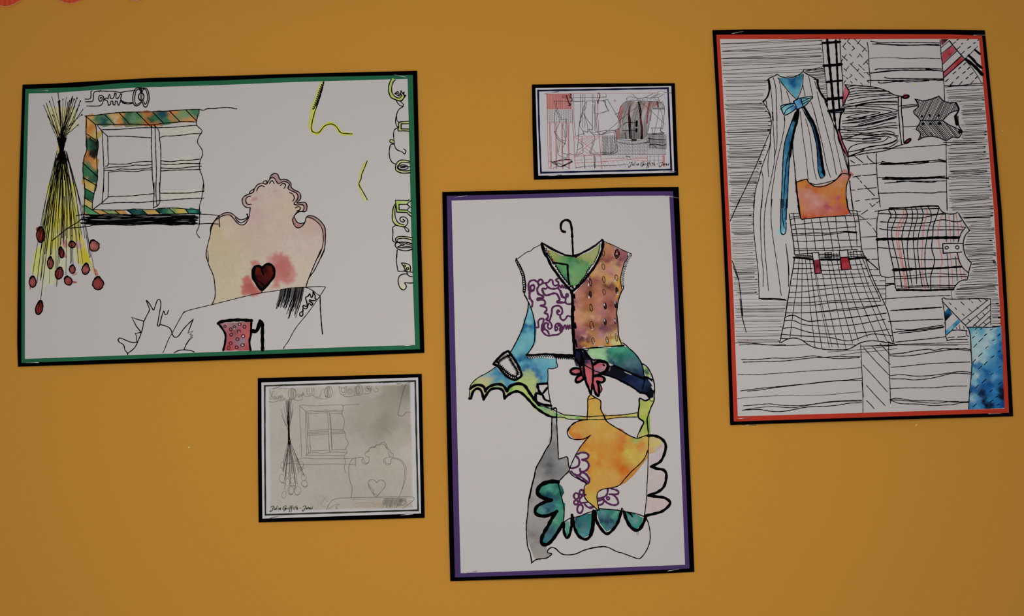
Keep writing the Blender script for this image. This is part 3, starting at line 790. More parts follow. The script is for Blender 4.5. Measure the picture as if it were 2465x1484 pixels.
b2.6 1367 1058 1362 1035 1335 1000 1318 940 1270 910 1252 880 1265 862 1290 862 1380 900 1430 912 1485 908
b2.6 1367 1042 1440 985 1480 920 1520 820 1545 740 1558 665
B2.6 1478 905 1470 830 1455 805 1528 792
B2.6 1528 792 1470 720 1415 612 1490 640 1562 660
b2.6 1560 662 1590 600 1625 525 1605 460 1590 412 1625 450 1672 526 1690 490 1720 410 1745 402 1757 420 1760 470 1745 560 1730 650 1720 712 1745 716 1752 700 1840 725 1880 760 1895 810 1925 850 1970 835 2040 740 2145 635
B2.4 2145 635 2120 700 2082 802 2145 772 2105 820 2142 825 2108 848 2138 848 2100 880
b2.8 2105 870 2060 940 2038 992
b2.6 1920 1035 1970 1008 2040 1000 2120 1010 2158 1027
b2.6 1745 712 1770 610 1795 540 1812 580 1835 575 1850 530
= hanging_rope
F @F 450 222 490 222 475 330 410 560 380 640 350 820 335 830 320 980 400 1000 340 990 280 950 260 880 300 620 400 330 / @F 420 350 C4B65A 300 850 C2B040 350 620 C4B44C / jag=.4
y8 @F 320 960 350 990 410 992 450 950 500 890 560 855 620 855 680 900 720 960 750 995 820 1000 900 1010
@F
b2.4 492 220 470 300 400 560 355 680 320 820 308 900 315 960 350 985 410 990 450 950 500 890 560 862 620 860 680 900 720 960 750 990 820 1000 915 1005
b3.6 488 240 445 410 385 590
Cb2 13 13 470 262 440 340 405 440 375 540 330 640
F @G 232 152 256 158 215 270 180 360 152 450 185 560 255 690 220 725 150 580 122 480 150 330 190 210 / @G 190 250 C4B04C 150 500 C0B458 210 680 BCB468 / jag=.4
b2.4 @G 250 158 220 240 175 345 168 400 138 465 145 500 200 595 252 692
= side_frieze
l7 @F 1520 198 1488 260 1478 380 1520 460 1590 495 1640 480 1668 440
@F
b3 1495 195 1465 260 1455 360 1490 460 1560 495 1620 515 1660 500 1690 450 1670 400
b2.6 1558 200 1520 240 1500 330 1515 410 1570 460 1620 470 1650 430 1625 405 1600 430
b2.6 1545 410 1590 370 1600 400 1550 400 1620 440 1640 360 1660 400 1690 380 1680 420 1710 430 1690 460 1650 520
b2.4 1570 510 1610 570 1670 595 1680 570 1640 530 1610 510 1570 512
b2.6 1672 598 1610 640 1580 700 1565 760 1560 840 1580 890 1602 908
b2.4 1575 740 1580 800 1615 840
F 1612 832 1755 815 1757 852 1642 855 1640 930 1757 932 1757 966 1600 962 / A6B46C / jag=.2
b2.8 1755 815 1680 822 1612 835 1605 900 1598 960 1680 960 1757 966
B2.8 1757 852 1642 856 1642 930 1757 932
b2.6 1598 912 1545 940 1530 1000 1535 1100 1545 1180 1580 1240 1660 1275 1690 1305 1708 1290 1710 1250 1680 1230
F 1475 1095 1530 1100 1530 1140 1485 1130 / A6B46C / jag=.2
b2.6 1530 1100 1480 1090 1470 1115 1485 1135 1525 1148
b2.6 1540 1160 1490 1165 1470 1220 1465 1300 1475 1370 1510 1430 1562 1458
@G
F 840 165 760 145 690 155 650 205 642 275 670 305 730 325 842 322 840 295 760 292 700 282 670 245 700 200 800 180 840 188 / B2B87A / jag=.2
b2.8 838 165 760 145 690 155 650 200 640 270 670 305 730 325 800 325 842 320
b2.6 838 187 800 182 730 178 690 205 665 245 690 280 760 295 842 292
ob2.4 745 245 70 32
O b 748 240 48 14 -6
B2 700 238 842 238
= side_frieze
@G
F 635 700 820 705 855 700 810 752 690 756 690 830 810 835 857 885 800 868 660 866 645 780 / @G 660 800 94B04C 800 720 A8B870 750 850 9CB45C / jag=.2
F 855 880 857 925 820 890 805 868 / BCB88C / jag=.2
B2.8 825 690 820 705 638 698 648 780 658 862 800 868
b2.8 800 868 820 895 858 922
B2.6 800 755 688 756 690 830 800 834
b2.6 855 702 820 730 800 752 830 790 805 835 858 882
B2.4 832 790 858 800
l5 618 790 605 870 608 970 640 1020 700 1045 750 1050
b2.8 632 755 610 800 595 900 600 980 640 1035 700 1055 760 1062 800 1030 808 980 780 935 730 928 700 950 710 985 750 1000 768 980 742 962
b2.6 640 770 632 860 640 940 680 1010 755 1035
b2.6 755 1065 790 1125 820 1130 820 1100 770 1065
b2.8 640 1045 602 1075 605 1150 600 1250 615 1270 662 1278
F 868 1215 760 1200 680 1202 645 1232 668 1262 700 1228 780 1226 868 1246 / B6B884 / jag=.2
b2.8 868 1215 760 1198 680 1200 640 1230 650 1265 700 1290
b2.6 868 1246 780 1225 700 1225 662 1242 672 1275
b3 870 1375 780 1395 700 1380 650 1350 635 1310 650 1285 700 1276 800 1278 866 1300
b2.6 870 1350 750 1352 670 1345 720 1320 800 1290
b2.4 700 1290 740 1325 800 1335 865 1325
b2 720 1290 760 1300 740 1305 800 1295 790 1310 860 1300
b2.4 662 1388 658 1484
@H
b2.6 617 10 605 140 625 282
b2.6 632 283 700 285 740 290 815 296
F 670 180 770 195 782 280 722 270 / C0B888 / jag=.2
b2.8 670 178 700 180 760 195 785 230 780 290
b2.8 670 180 700 230 722 270
ob2.6 710 215 12 12
ob3 748 250 14 14
b2.4 700 270 740 278
f 690 322 740 316 760 345 803 352 806 430 712 428 730 475 690 520 645 480 630 400 / @H 700 350 AEA8A2 650 420 B0AA9E 700 500 B6B08C 780 390 AEA8A0 / jag=.2
b2.8 745 318 690 320 640 350 628 420 650 490 690 522 720 510 732 470 710 430 760 434 820 432
b2.6 740 298 760 340 808 352
"""
draw(S1, sheet1, sheet_z, T1)
# ================================================================== 2. small pencil print (below the landscape picture)
QC = [(620.6, 910.8), (1015.2, 900.6), (1022.3, 1247.5), (622.8, 1258.4)]
root2, S2 = picture('mounted_print', 'square grey pencil print with olive border line, below the green-mounted picture', QC, .0028, .0026)
S2.card('backing_card', [(620.6, 910.8), (1015.2, 900.6), (1018.5, 1080), (1022.3, 1247.5), (622.8, 1258.4), (620.8, 1080)], M_BLACK, 0, .0006, root2)
sheet2 = S2.card('print_paper', [(629.3, 921.5), (1006.5, 909.3), (1010, 1080), (1013.5, 1237), (631.6, 1249.4), (630, 1080)], M_PRINT, .0003, .0002, root2)
S2.wk = .80
def signature(mo, fr, x0, y0, k, sl=0.0, pen='b', w=1.5):
    """the artist's name in brush script; stroke points are in the pencil print's crop frame"""
    S = ["245 892 262 880 290 880 276 905 262 945 240 958 234 948 250 935", "296 900 290 920 298 928 314 905 308 925 316 926", "338 868 326 915 333 926",
         "354 902 347 925", "359 888 360 890", "383 902 366 906 362 922 374 924 386 902 380 926",
         "468 878 450 872 425 892 416 915 424 930 448 918 458 900 436 906 462 902 456 925 430 948", "476 902 468 928", "474 908 486 900 492 904", "499 902 492 925", "504 888 505 890",
         "532 872 520 880 512 940 502 960", "504 905 530 900", "556 870 544 878 536 940 526 960", "528 902 556 898", "566 900 560 924", "571 884 572 886", "594 876 582 924 590 924", "580 896 602 893",
         "616 868 604 924", "608 908 622 896 624 904 618 922 628 922", "652 904 676 902",
         "700 885 716 875 742 876 728 905 716 938 694 948 688 938 704 926", "752 898 740 914 746 920 758 908 752 897", "768 896 762 918", "766 904 780 894 782 900 776 916", "794 910 806 902 801 895 792 906 796 919 808 913",
         "836 890 824 897 834 907 826 918 814 914"]
    ox, oy, kk = FR['J']
    for s in S:
        t = s.split(); P = [(x0 + (float(t[i]) - 235) * k, y0 + (float(t[i + 1]) - 915) * k + sl * (float(t[i]) - 235) * k) for i in range(0, len(t), 2)]
        mo.stroke(smooth(P, step=1.2), w * (1.25 if len(P) > 3 else 1), pen)
def sig2(mo): signature(mo, 'J', 610 + 235 / 5.869, 1070 + 915 / 5.869, 1 / 5.869)
def bundle2(mo):
    R = random.Random(21)
    I = lambda x, y: (610 + x / 5.869, 890 + y / 5.869)
    J = lambda x, y: (610 + x / 5.869, 1070 + y / 5.869)
    for (x, y) in ((388, 565), (398, 650), (430, 520), (455, 450), (468, 440), (480, 440), (500, 420), (512, 400), (535, 420), (530, 470), (560, 480), (562, 560), (550, 600), (505, 450), (490, 445)):
        mo.stroke(smooth([I(x, y), I((x + 498) / 2 + (x - 498) * .02, (y + 880) / 2), I(498 + R.uniform(-12, 12), 870), I(502 + R.uniform(-12, 12), 1000)]), R.uniform(.8, 1.3), 'g' if x < 450 or x > 545 else 'b')
    for k in range(9): mo.stroke([I(490 + R.uniform(-12, 12), 700 + R.uniform(-60, 60)), I(498 + R.uniform(-8, 8), 900), I(505 + R.uniform(-22, 26), 1060)], R.uniform(.9, 1.6), 'b')
    for (x, y) in ((420, 400), (432, 300), (412, 380), (450, 500), (440, 640), (462, 430), (505, 420), (520, 560), (517, 590), (545, 420), (560, 430), (585, 500), (600, 560), (622, 570), (640, 300), (630, 260), (720, 460), (640, 420), (580, 300), (690, 440), (600, 640), (480, 300), (560, 250)):
        s = I(502 + R.uniform(-14, 16), 1010); mo.stroke(smooth([s, ((s[0] + J(x, y)[0]) / 2 + R.uniform(-1, 1) + (x - 500) * .012, (s[1] + J(x, y)[1]) / 2), J(x, y)]), R.uniform(.8, 1.4), R.choice('gbg'))
def shade2(mo):
    R = random.Random(3)
    for i in range(40):
        x = 1850 + i * 7; l = R.uniform(90, 150)
        mo.stroke([(610 + x / 5.869, 1070 + (758 + R.uniform(-6, 4)) / 5.869), (610 + (x - l * .35) / 5.869, 1070 + (758 + l) / 5.869)], R.uniform(.5, .9), 'g')
    for i in range(26):
        x, y = R.uniform(2050, 2170), R.uniform(765, 870)
        mo.stroke(ell(610 + x / 5.869, 1070 + y / 5.869, R.uniform(1, 3.4), R.uniform(1, 3), 0, 8), .5, 'g', closed=True)
T2 = """
= border_line
D3.9 @z 636.9 929.6 999.9 917.7
D3.9 @z 999.6 917 1003 1080 1006.6 1230
D3.9 @z 1006.6 1229.2 638.8 1240.2
D3.9 @z 637.2 929 637.6 1080 639 1241
= grey_photocopy
F @z 647 934.8 800 929.5 988.6 924.1 992 1080 994.7 1224.2 820 1228 650.4 1231.4 648.5 1080 / @z 660 950 A49C92 660 1150 A49C90 700 1220 A49C90 800 950 A69E94 900 935 9C9488 950 945 847E70 975 935 7A7466 930 960 8A8476 900 1000 948E80 925 1010 847E70 920 1025 847E70 985 1000 968E82 960 1060 9C9486 860 1100 A0988C 930 1110 A0988A 800 1200 A0988C 900 1220 9A9284 985 1190 A0988C 985 1095 A8A094 780 1090 A0988C / jag=0 rim=0 soft=1.2:A9A39F
= print_lines
@I
g1.1 652 515 690 502 860 515 1050 505 1250 500 1270 515 1305 500 1400 497 1488 488
g1.1 654 515 658 700 668 900 677 1115
g1.1 652 517 740 590
g1.1 738 590 900 576 1000 572 1080 582 1150 578 1270 582
g1.1 732 590 738 800 748 1115
g1.1 752 596 760 850 770 1115
g1 775 625 780 750 788 872
g1.1 740 592 780 626 900 618 1052 614
g1.1 1098 618 1130 626 1255 624
g1.1 765 604 900 596 1060 592 1150 594 1265 602
g1.1 1046 600 1058 800 1070 1115
g1.1 1072 600 1095 900 1108 1115
g1.1 1088 620 1100 850 1112 1100
g1.1 788 872 900 860 1060 852
g1.1 1105 852 1265 850
g1.1 770 892 900 884 1062 872
g1.1 1105 870 1268 866
g1.1 768 910 900 905 1062 890
g1.1 1105 892 1285 880
g1.1 765 930 900 925 1062 915
g1.1 1105 912 1295 902
g1.1 792 932 800 1115
g1.2 1255 500 1270 560 1250 630 1285 710 1278 790 1270 850 1300 910 1300 960 1340 1045 1300 1118 @J 1300 65 1325 120 1280 165 1300 250 1285 330 1302 405
@J
g1.1 748 0 750 160
g1.1 770 0 778 120
g1.1 800 0 805 95 755 155
g1.1 805 97 1065 85
g1.1 1085 112 1115 80 1305 72
g1.1 752 125 880 120 1000 128 1080 115 1200 112 1325 122
g1.4 735 157 1000 155 1285 162
g1.1 677 0 680 195
g1.1 1070 0 1078 115
g1.1 1110 0 1112 80
g1.2 420 302 580 242 700 198 900 208 1100 205 1400 200
g1.2 460 272 800 287 1100 280 1442 285
g1.2 1442 198 1442 315
g1.5 1380 755 1395 620 1370 540 1350 430 1350 320 1380 230 1440 195 1540 185 1560 200
g1.2 1560 195 1530 225 1545 265 1600 282 1630 250 1632 185 1590 170 1575 130 1620 100 1640 60 1700 40 1740 10 1780 15
g1.2 @I 1640 1115 1680 1090 1720 1105 1740 1065 1780 1060 1830 1028 1860 1035 1880 1070 1895 1117
g1 @I 1780 1075 1800 1055 1850 1065 1885 1115
g1.2 1880 0 1890 50 1930 80 1940 120 1975 140 1970 180 1900 185 1840 220 1850 270 1900 295 1940 270 1950 205 2020 195 2110 250 2155 340 2150 480 2110 620 2055 755
g1 1850 0 1880 60 1915 90 1905 130 1930 175
g1 1960 205 2050 220 2110 280 2135 360 2130 500 2100 640
g1.2 1860 225 1870 262 1930 278
g1.1 1545 200 1560 240 1600 270 1625 250
g1.1 1590 100 1620 108 1640 90
g1.1 1690 50 1710 45 1720 20
g1.4 1740 545 1700 505 1640 515 1625 580 1660 650 1730 742 1800 670 1860 600 1850 530 1790 508 1742 545
g1.2 1630 570 1660 620 1700 660 1690 690 1740 715 1750 735
g1.4 1732 742 1736 757
g1.4 1030 925 1130 785 1380 758 1700 752 2258 752 2110 910
q1.3 1475 915 1440 840 1690 832 1700 905
q1.3 1700 870 1760 838 1785 890
q1.3 1720 900 1750 860 1780 825 1800 870 1790 905
m1 850 725 910 810 905 900 885 918
m1 930 730 960 850 1025 720 960 860 1025 895
m1 800 870 815 830 860 900 885 918
g1 1060 920 1150 860 1215 850 1160 890 1190 902 1160 918
m1 980 800 1020 780 1045 820
m1 940 740 990 720 950 850
hook shade2
= print_poppies
hook bundle2
@J
og.9 403 482 37 62
og.9 482 540 33 55
og.9 552 515 34 45
og.9 712 470 34 48
og.9 722 558 42 45
og.9 530 655 45 56
og.9 622 655 48 60
og.9 432 712 28 55 10
og.9 667 290 42 50
og.9 410 300 24 50
og.9 480 440 20 40
og.9 660 350 28 36
og.9 545 640 40 66 10
Zg.9 7 9 500 705 530 718 560 700
Zg.9 7 9 590 710 620 725 650 700
Zg.9 6 9 640 340 680 370 720 330
Zg.9 7 10 700 590 740 610 770 575
Zg.9 6 9 520 580 555 600 595 575
Zg.9 5 8 395 545 415 540 440 560
= print_frieze
@I
g1.1 218 455 280 462 330 452
g1.1 222 420 262 410 262 330 275 312 302 300
g1.1 230 290 240 340 255 372 228 400
og1 303 402 24 20
og.8 303 402 10 9
g1.1 325 400 345 425 352 370 365 420 378 365 392 420 405 360 425 425 440 400 460 430 530 435
g1.1 330 440 345 455 355 430 370 450 385 425 410 445 425 420 450 440
og1.2 545 345 56 78
og1 545 350 24 80
og1 582 350 20 76
Zg.9 12 9 543 290 543 410
g1 360 272 500 270
g1 590 365 640 350 690 370 700 320 715 350 690 370 690 420 640 440 570 430
Zg1 8 16 620 380 660 385 680 350
g1 690 330 720 370 770 385 830 362 870 385 930 385 950 360 955 310 985 280 1010 285
g1 870 385 890 415 905 390 920 420 935 395 945 415 1045 415
g1.1 758 262 765 350 855 356 850 262
g1 785 262 792 335 825 335 820 260
og1.2 1062 320 54 82
og1 1062 322 22 76
Zg.9 10 8 1062 265 1062 378
og1.1 1030 325 18 70
g1.1 1205 240 1235 345 1302 348 1315 240
g1 1240 262 1248 320 1290 320 1290 262
g1 1205 240 1262 265 1315 240
g1.1 1265 352 1290 382 1400 378 1430 350
og1.1 1362 310 38 38
og1 1362 308 18 18
og1.3 1492 292 52 78
og1 1485 290 22 62
Zg1 10 9 1490 240 1490 345
og1 1440 310 20 66
g1 1550 345 1640 335 1660 260
og1 1618 272 36 34
Zg.9 8 14 1600 260 1640 280
g1 1670 240 1660 320
g1 1680 270 1720 318 1765 300 1765 270 1735 275 1735 235
= print_rope
@I
g1.5 2155 205 2125 300 2085 430 2062 540 2042 635 2075 658 2115 652 2140 625 2180 602 2228 606
Zg1.1 16 6 2140 215 2085 420
= staple_tape_mark
F @I 1760 175 2200 152 2205 178 1765 196 / @I 1780 180 4A5048 1900 180 52626C 2100 165 7C8C98 2190 165 5A6870 / jag=.8
= signature_lettering
hook sig2
"""
draw(S2, sheet2, .0003 - .00001, T2)

# ================================================================== 3. small landscape print (top middle)
SC = [(1280.4, 203.8), (1624.3, 200.4), (1632.8, 422.8), (1285.2, 433)]
root3, S3 = picture('mounted_print', 'small landscape print of overlapping clothes with navy border line, top middle', SC, .0028, .0024)
S3.card('backing_card', [(1280.4, 203.8), (1450, 201), (1624.3, 200.4), (1628, 310), (1632.8, 422.8), (1460, 428), (1285.2, 433), (1282, 320)], M_BLACK, 0, .0006, root3)
sheet3 = S3.card('print_paper', [(1289, 212.2), (1615.9, 207.3), (1619.6, 310), (1623.1, 415.7), (1295.8, 423.3), (1292, 320)], M_PRINT, .0003, .0002, root3)
S3.wk = .80
def sig3(mo): signature(mo, 'L', 1450 + 372 / 5.937, 190 + 1225 / 5.937, .163, .012, w=1.35)
def stripes3(mo):
    R = random.Random(31)
    k = lambda x, y: (1270 + x / 5.937, 190 + y / 5.937); l = lambda x, y: (1450 + x / 5.937, 190 + y / 5.937)
    for i in range(30): x = 278 + i * 11.8; mo.stroke([k(x, 220), k(x + R.uniform(-3, 3), 428)], R.uniform(.7, 1.6), 'v')
    for i in range(15):
        x = 284 + i * 25; mo.stroke([k(x, 434), k(x + 3, 625)], .7, 'g')
        for j in range(6): y = 450 + j * 30 + (i % 2) * 10; mo.stroke([k(x - 6, y + 8), k(x + 12, y)], 1.0, 'g')
    for i in range(10): x = 1050 + i * 18; mo.stroke([k(x, 812), k(x + 12, 1100)], .8, 'g')
    for i in range(60):
        x = 0 + i * 15.2; y0, y1 = (806 if x < 200 else 880 if x < 640 else 800), 1085
        mo.stroke([l(x, y0), l(x + 8, y1)], R.uniform(.6, 1.1), 'g')
        if x < 640:
            for j in range(5): y = y0 + 30 + j * 50 + (i % 3) * 12; mo.stroke([l(x + 2, y), l(x + 10, y + 3)], 1.5, 'b')
    for i in range(36):            # gathered skirt stripes
        t = i / 35; xt = 350 + t * 470; xb = 210 + t * 560
        if t > .76 or 362 < xb + (1 - t) * 20 < 415 or 540 < xb + (1 - t) * 20 < 585: continue
        mo.stroke(smooth([l(xt, 320), l(xt - (350 - 0) * .0 - (1 - t) * 60, 420), l(xb + (1 - t) * 20, 600), l(xb + 4, 860)]), R.uniform(.6, 1.5), R.choice('ggbg'))
    for i in range(9): x = 700 + i * 20; mo.stroke([l(x, 325), l(x + 24, 410)], .9, 'b')
    for i in range(26): x = 350 + i * 18; mo.stroke([l(x, 268 + R.uniform(0, 40)), l(x + 7, 276 + R.uniform(0, 40))], 1.0, 'g')
    for i in range(17): x = 640 + i * 17; mo.stroke([l(x, 800), l(x + 2, 1000)], .8, 'b')
    for i in range(9): y = 800 + i * 22; mo.stroke([l(640 if i < 5 else 660, y), l(905, y + R.uniform(-3, 3))], R.uniform(.6, 1.6), 'g')
    for i in range(60): x = -400 + i * 18; y = 1115 + (i * 37 % 150); mo.stroke([l(x, y), l(x + 12, y + 12)], .8, R.choice('vg'))
    for i in range(16): mo.stroke([l(-60 + i * 44, 1092), l(40 + i * 44, 1280 if i < 12 else 1200)], .5, 'q')
T3 = """
= border_line
N4.2 @z 1295 218.4 1608.3 212.5
N4.2 @z 1608 211.5 1612 310 1616 410
N4.2 @z 1617 408.5 1302 416
N4.2 @z 1295.3 217.5 1298 320 1302.3 417
= print_colour_blocks
F @K 275 218 610 212 630 428 280 430 / B88480 / jag=.2
F @K 500 220 625 218 630 270 500 270 / AC6C66 / jag=.2
F @L 345 320 250 400 220 560 240 610 250 700 285 500 350 330 / B06C6A / jag=.2
F @L 190 735 245 690 255 780 245 860 195 860 / A87470 / jag=.2
F @L 300 340 440 320 560 330 860 330 700 420 660 700 640 800 600 860 250 860 270 700 300 480 / @L 400 600 989290 600 500 A09A98 660 400 A07C78 300 700 A29C9A 450 800 6C6868 350 800 7C7876 550 700 8C8684 / jag=.2
F @L 860 1090 885 1090 895 1255 865 1255 / B47A74 / jag=.1
F @K 310 635 330 635 340 1290 318 1290 / C09C96
F @K 398 635 412 635 416 1290 402 1290 / BC9490
F @K 487 635 500 635 508 1290 492 1290 / BC9490
F @K 575 635 588 635 598 1290 585 1290 / B88A84
= print_lines
hook stripes3
@K
v1.2 272 218 285 640 290 1000 305 1290
v1.1 310 632 318 900 325 1290
v1.1 330 632 338 900 342 1290
v1.2 400 632 402 900 410 1290
v1.2 412 632 414 900 418 1290
v1.4 488 632 488 900 498 1290
v1.2 500 632 500 900 508 1290
v1.2 578 632 578 900 588 1290
v1.4 592 632 590 900 600 1290
v1.6 630 215 645 640 665 900 668 1100 690 1280
v1 275 218 620 212 1128 205
v1 280 430 632 430
v1.2 285 627 648 630
v1.2 300 1180 460 1178 640 1150
k1.2 378 320 395 390 420 470 440 530 480 580 560 575 555 640
k1.4 375 318 640 322 760 322 820 318
k1.2 410 320 420 400 450 500 490 570
k1.2 410 420 385 540 380 730 390 760 450 640 460 570
k1.4 380 745 400 800 440 870 530 920
k1.2 395 760 430 820 470 870 540 885
k1.2 440 870 432 1070 560 1130 565 1090 600 1080
k1.2 465 890 440 1060
k1.2 510 640 505 700 525 740 520 830
k1.4 548 580 545 800 525 830 545 840 535 940
k1.2 530 920 490 1050 600 1080
k1.2 560 640 558 800 530 940
b2.6 545 245 560 240 562 265 575 300 590 350 615 370 605 385 588 375
b2 590 350 600 345 618 365
b2.6 608 212 622 220 605 255 635 285 638 305 625 318
b2.2 1000 205 1025 205 1035 240 1020 290 1005 345
b3 1000 320 1010 350
v1.8 1000 210 1003 500 1015 700 1030 900 1060 1290
k1.2 505 222 505 270 640 272
k1 640 268 1128 262
k1 655 215 660 320 665 600 685 810
k1.2 755 215 758 320 750 600 735 690
k1.2 790 215 785 400 785 700
k1.2 820 215 818 420 820 700
k1.4 835 330 790 440 760 600 735 690 700 1060 600 1068
k1.2 845 330 830 420 790 470 740 650 800 760 805 810
k1.4 790 480 850 580 930 690 910 725 860 720 860 765 800 745 805 800
k1.2 800 490 850 640 865 760
k1.2 830 320 945 325 950 480 1000 500 1128 462
k1.4 950 310 1110 315 1105 350 1128 400
k1 925 215 930 500 925 760
k1 945 215 960 500 960 740
k1 970 320 975 760
k1.2 690 820 740 800 800 785
k1.4 880 730 900 760 960 830 950 900 905 1060 895 1075 1128 1080
k1.4 890 755 940 770 1128 735
k1.2 930 790 1000 800 1128 780
k1.2 940 870 905 1000 900 1060 1128 1050
k1.4 1000 770 1060 800 1128 760
v1.2 655 822 1040 815
v1.3 662 828 860 960 1050 1110
v1.3 1040 820 850 960 668 1110
v1.1 720 880 860 830
v1.1 750 900 900 830
v1.1 790 920 930 830
v1.1 820 940 960 840
v1.1 720 1090 760 1060 820 1100
v1.1 790 1020 900 1095
v1.1 820 990 960 1095
v1.1 760 1060 830 1100
k1.4 720 900 795 960 710 1020
k1.2 780 820 775 940 790 1050 690 1100
v1.4 668 1112 860 1095 1050 1105
q1.4 690 1165 800 1160 920 1148
v1.4 690 1205 860 1195 1128 1185
k1.6 690 1270 860 1250 1128 1240
k1.8 808 1105 820 1280
b2.4 950 1105 958 1275
k1.4 965 1110 970 1270
b2.2 350 1195 400 1180 500 1160 600 1155 640 1185
b2 350 1200 420 1235 490 1255 640 1190
k1.4 380 1200 480 1150 560 1140
k1.4 400 1180 600 1280
k1.2 360 1290 380 1265 480 1250
b2.2 380 1180 400 1210 430 1225
k1.2 320 1180 480 1225
b2.6 480 1255 560 1215 630 1180
k1.2 1000 505 980 600 1000 760
@L
k1.2 0 485 100 450 80 440 35 330 45 320 0 318
k1 30 330 55 400 90 465
k1.3 75 295 260 680 0 745
k1.1 0 310 75 292
k1.1 50 210 52 258 0 258
v1 0 205 400 207 800 205
k1.1 415 205 560 340 700 460 900 655
k1.1 725 210 600 270
k1.1 800 210 690 270
k1.1 830 210 720 265
k1.1 880 215 800 265
k1.3 340 300 360 262 440 262 520 278 620 268 700 275 790 262 815 315
k1.4 345 320 500 312 680 325 815 318
k1.4 345 320 280 370 240 470 215 545
k1.4 820 320 885 390 888 415 710 415
k1.4 888 415 885 500 860 720
b2 718 428 885 430
k1.2 705 430 670 650 650 760
k1.1 810 430 790 560 740 790
k1.1 830 430 860 560 820 780
k1 700 460 690 600
k1.4 180 510 220 490 245 480
k1.1 0 790 130 700 360 500 560 360
k1.2 0 770 190 735
k1.2 0 795 190 750
k1.6 190 735 200 900 202 1050 0 1075
k1.4 165 760 175 1030 0 1050
F 430 322 400 400 395 500 410 600 412 700 420 860 385 860 370 650 365 480 380 400 / @L 400 450 5A1C20 380 550 180C10 400 700 0C0808 405 500 6A2026 / jag=.2
F 505 322 530 322 560 440 560 580 580 700 582 860 545 865 545 700 530 500 / @L 520 350 0C0808 545 500 0C0808 560 600 4A181C 570 700 3A1418 565 840 0C0808 / jag=.2
F 660 335 690 330 660 450 650 640 630 640 640 440 / 8C4A48 / jag=.2
F 770 325 800 325 808 410 790 412 / 7C3C3A / jag=.2
F 415 860 490 862 490 890 415 895 / 0C0808 / jag=.2
b5 490 605 488 675
b5 488 718 488 752
b2 300 660 340 625 480 630
b2 285 735 400 735 500 735
b2 320 770 340 860
k1.4 700 700 720 740 715 780 850 770 830 735 850 705 700 702
b2.4 640 785 740 790 870 785 880 770 840 760
b2.4 650 850 760 865 900 870
b2.4 680 935 760 935 860 950 910 938
k1.4 655 960 720 940 780 990 850 1000 910 1000
k1.6 200 865 400 880 640 870
k1.6 205 900 400 935 600 915 660 880
b2 600 915 670 905 670 850
k1.2 0 1085 640 1085 910 1080
v1.3 640 1085 650 1255
g1 680 1090 690 1250
g1 740 1090 750 1250
g1 800 1090 810 1250
g1 660 1115 860 1112
g1 660 1165 860 1160
v1.1 860 1090 870 1255
v1.1 885 1090 895 1255
q1 640 1255 920 1250
v1.2 0 1180 200 1170 400 1155 640 1180
k1.4 0 1240 200 1235 370 1225
b2.6 340 1105 400 1118
Zq1.4 30 5 0 1145 160 1135 330 1138
Zr1 20 4 440 1138 640 1138
O q 180 312 16 16
= signature_lettering
hook sig3
"""
draw(S3, sheet3, .0003 - .00001, T3)
# ================================================================== 4. tall portrait picture (purple mount)
MC = [(1064.6, 462.4), (1633.5, 450.5), (1671.5, 1377.7), (1084.1, 1400)]
root4, S4 = picture('mounted_drawing', 'tall drawing of a patchwork dress on a hanger, on a purple mount', MC, .0030, .0060)
S4.card('backing_card', [(1064.6, 462.4), (1366, 456), (1480, 452), (1633.5, 450.5), (1647.6, 800), (1659, 1080), (1671.5, 1377.7), (1400, 1390), (1084.1, 1400), (1081.4, 1300), (1070.7, 800)], M_BLACK, 0, .0006, root4)
S4.card('coloured_mount', [(1075.6, 472.1), (1366, 464.8), (1480, 461.5), (1620.1, 460.7), (1637, 800), (1648, 1080), (1659.8, 1369.5), (1400, 1381.4), (1095.2, 1391), (1093.1, 1300), (1081.6, 800)], M_PURP, .0003, .0003, root4)
sheet4 = S4.card('drawing_paper', [(1087, 483.3), (1366, 475), (1480, 472), (1611.1, 471.2), (1626.9, 800), (1635.1, 1000), (1649, 1360.5), (1400, 1370.6), (1109, 1380.7), (1106.9, 1300), (1095, 800)], M_PAPER, .0005, .0002, root4)
S4.wk = .92
SEEDS = [('P', 765, 465, 28, 60), ('P', 765, 765, 32, 68), ('P', 775, 1050, 28, 70), ('P', 780, 1330, 28, 65), ('P', 475, 1115, 28, 80), ('P', 472, 1380, 26, 70), ('P', 1055, 1010, 32, 65), ('P', 1065, 1295, 28, 70),
         ('Q', 437, 340, 25, 70), ('Q', 715, 305, 28, 65), ('Q', 925, 280, 25, 65), ('Q', 445, 685, 33, 75), ('Q', 715, 620, 25, 60), ('Q', 918, 605, 25, 50), ('Q', 475, 1000, 25, 65), ('Q', 755, 985, 22, 70), ('Q', 938, 930, 20, 80)]
def seeds(mo):
    for i, (f, x, y, rx, ry) in enumerate(SEEDS):
        ox, oy, k = FR[f]; cx, cy = ox + x / k, oy + y / k
        ch = {4: (-4, 5), 5: (-3, 7), 7: (2, 7), 6: (-2, 6), 9: (-3, -3), 10: (-2, -5), 12: (-2, -4), 13: (-2, -2), 14: (3, 6), 15: (-1, 3), 11: (2, 9), 16: (-1, -8)}.get(i)
        if ch: mo.put(ell(cx + ch[0], cy + ch[1], 2.0, 4.2, 10, 8), [tuple(range(8))[::-1]], M_PEN['w'], INKZ - .00002)
        E_ = ell(cx, cy, rx / k, ry / k, -8, 14)
        if i in (5, 7, 9, 10, 12): mo.fill(ell(cx, cy, rx / k, ry / k, -8, 10), [(cx, cy, '3A2A22'), (cx, cy + 5, '1C1414'), (cx, cy - 5, '2A1C18')], jag=0)
        mo.stroke(E_, 1.6 if i not in (4, 8) else 2.0, 'b', closed=True)
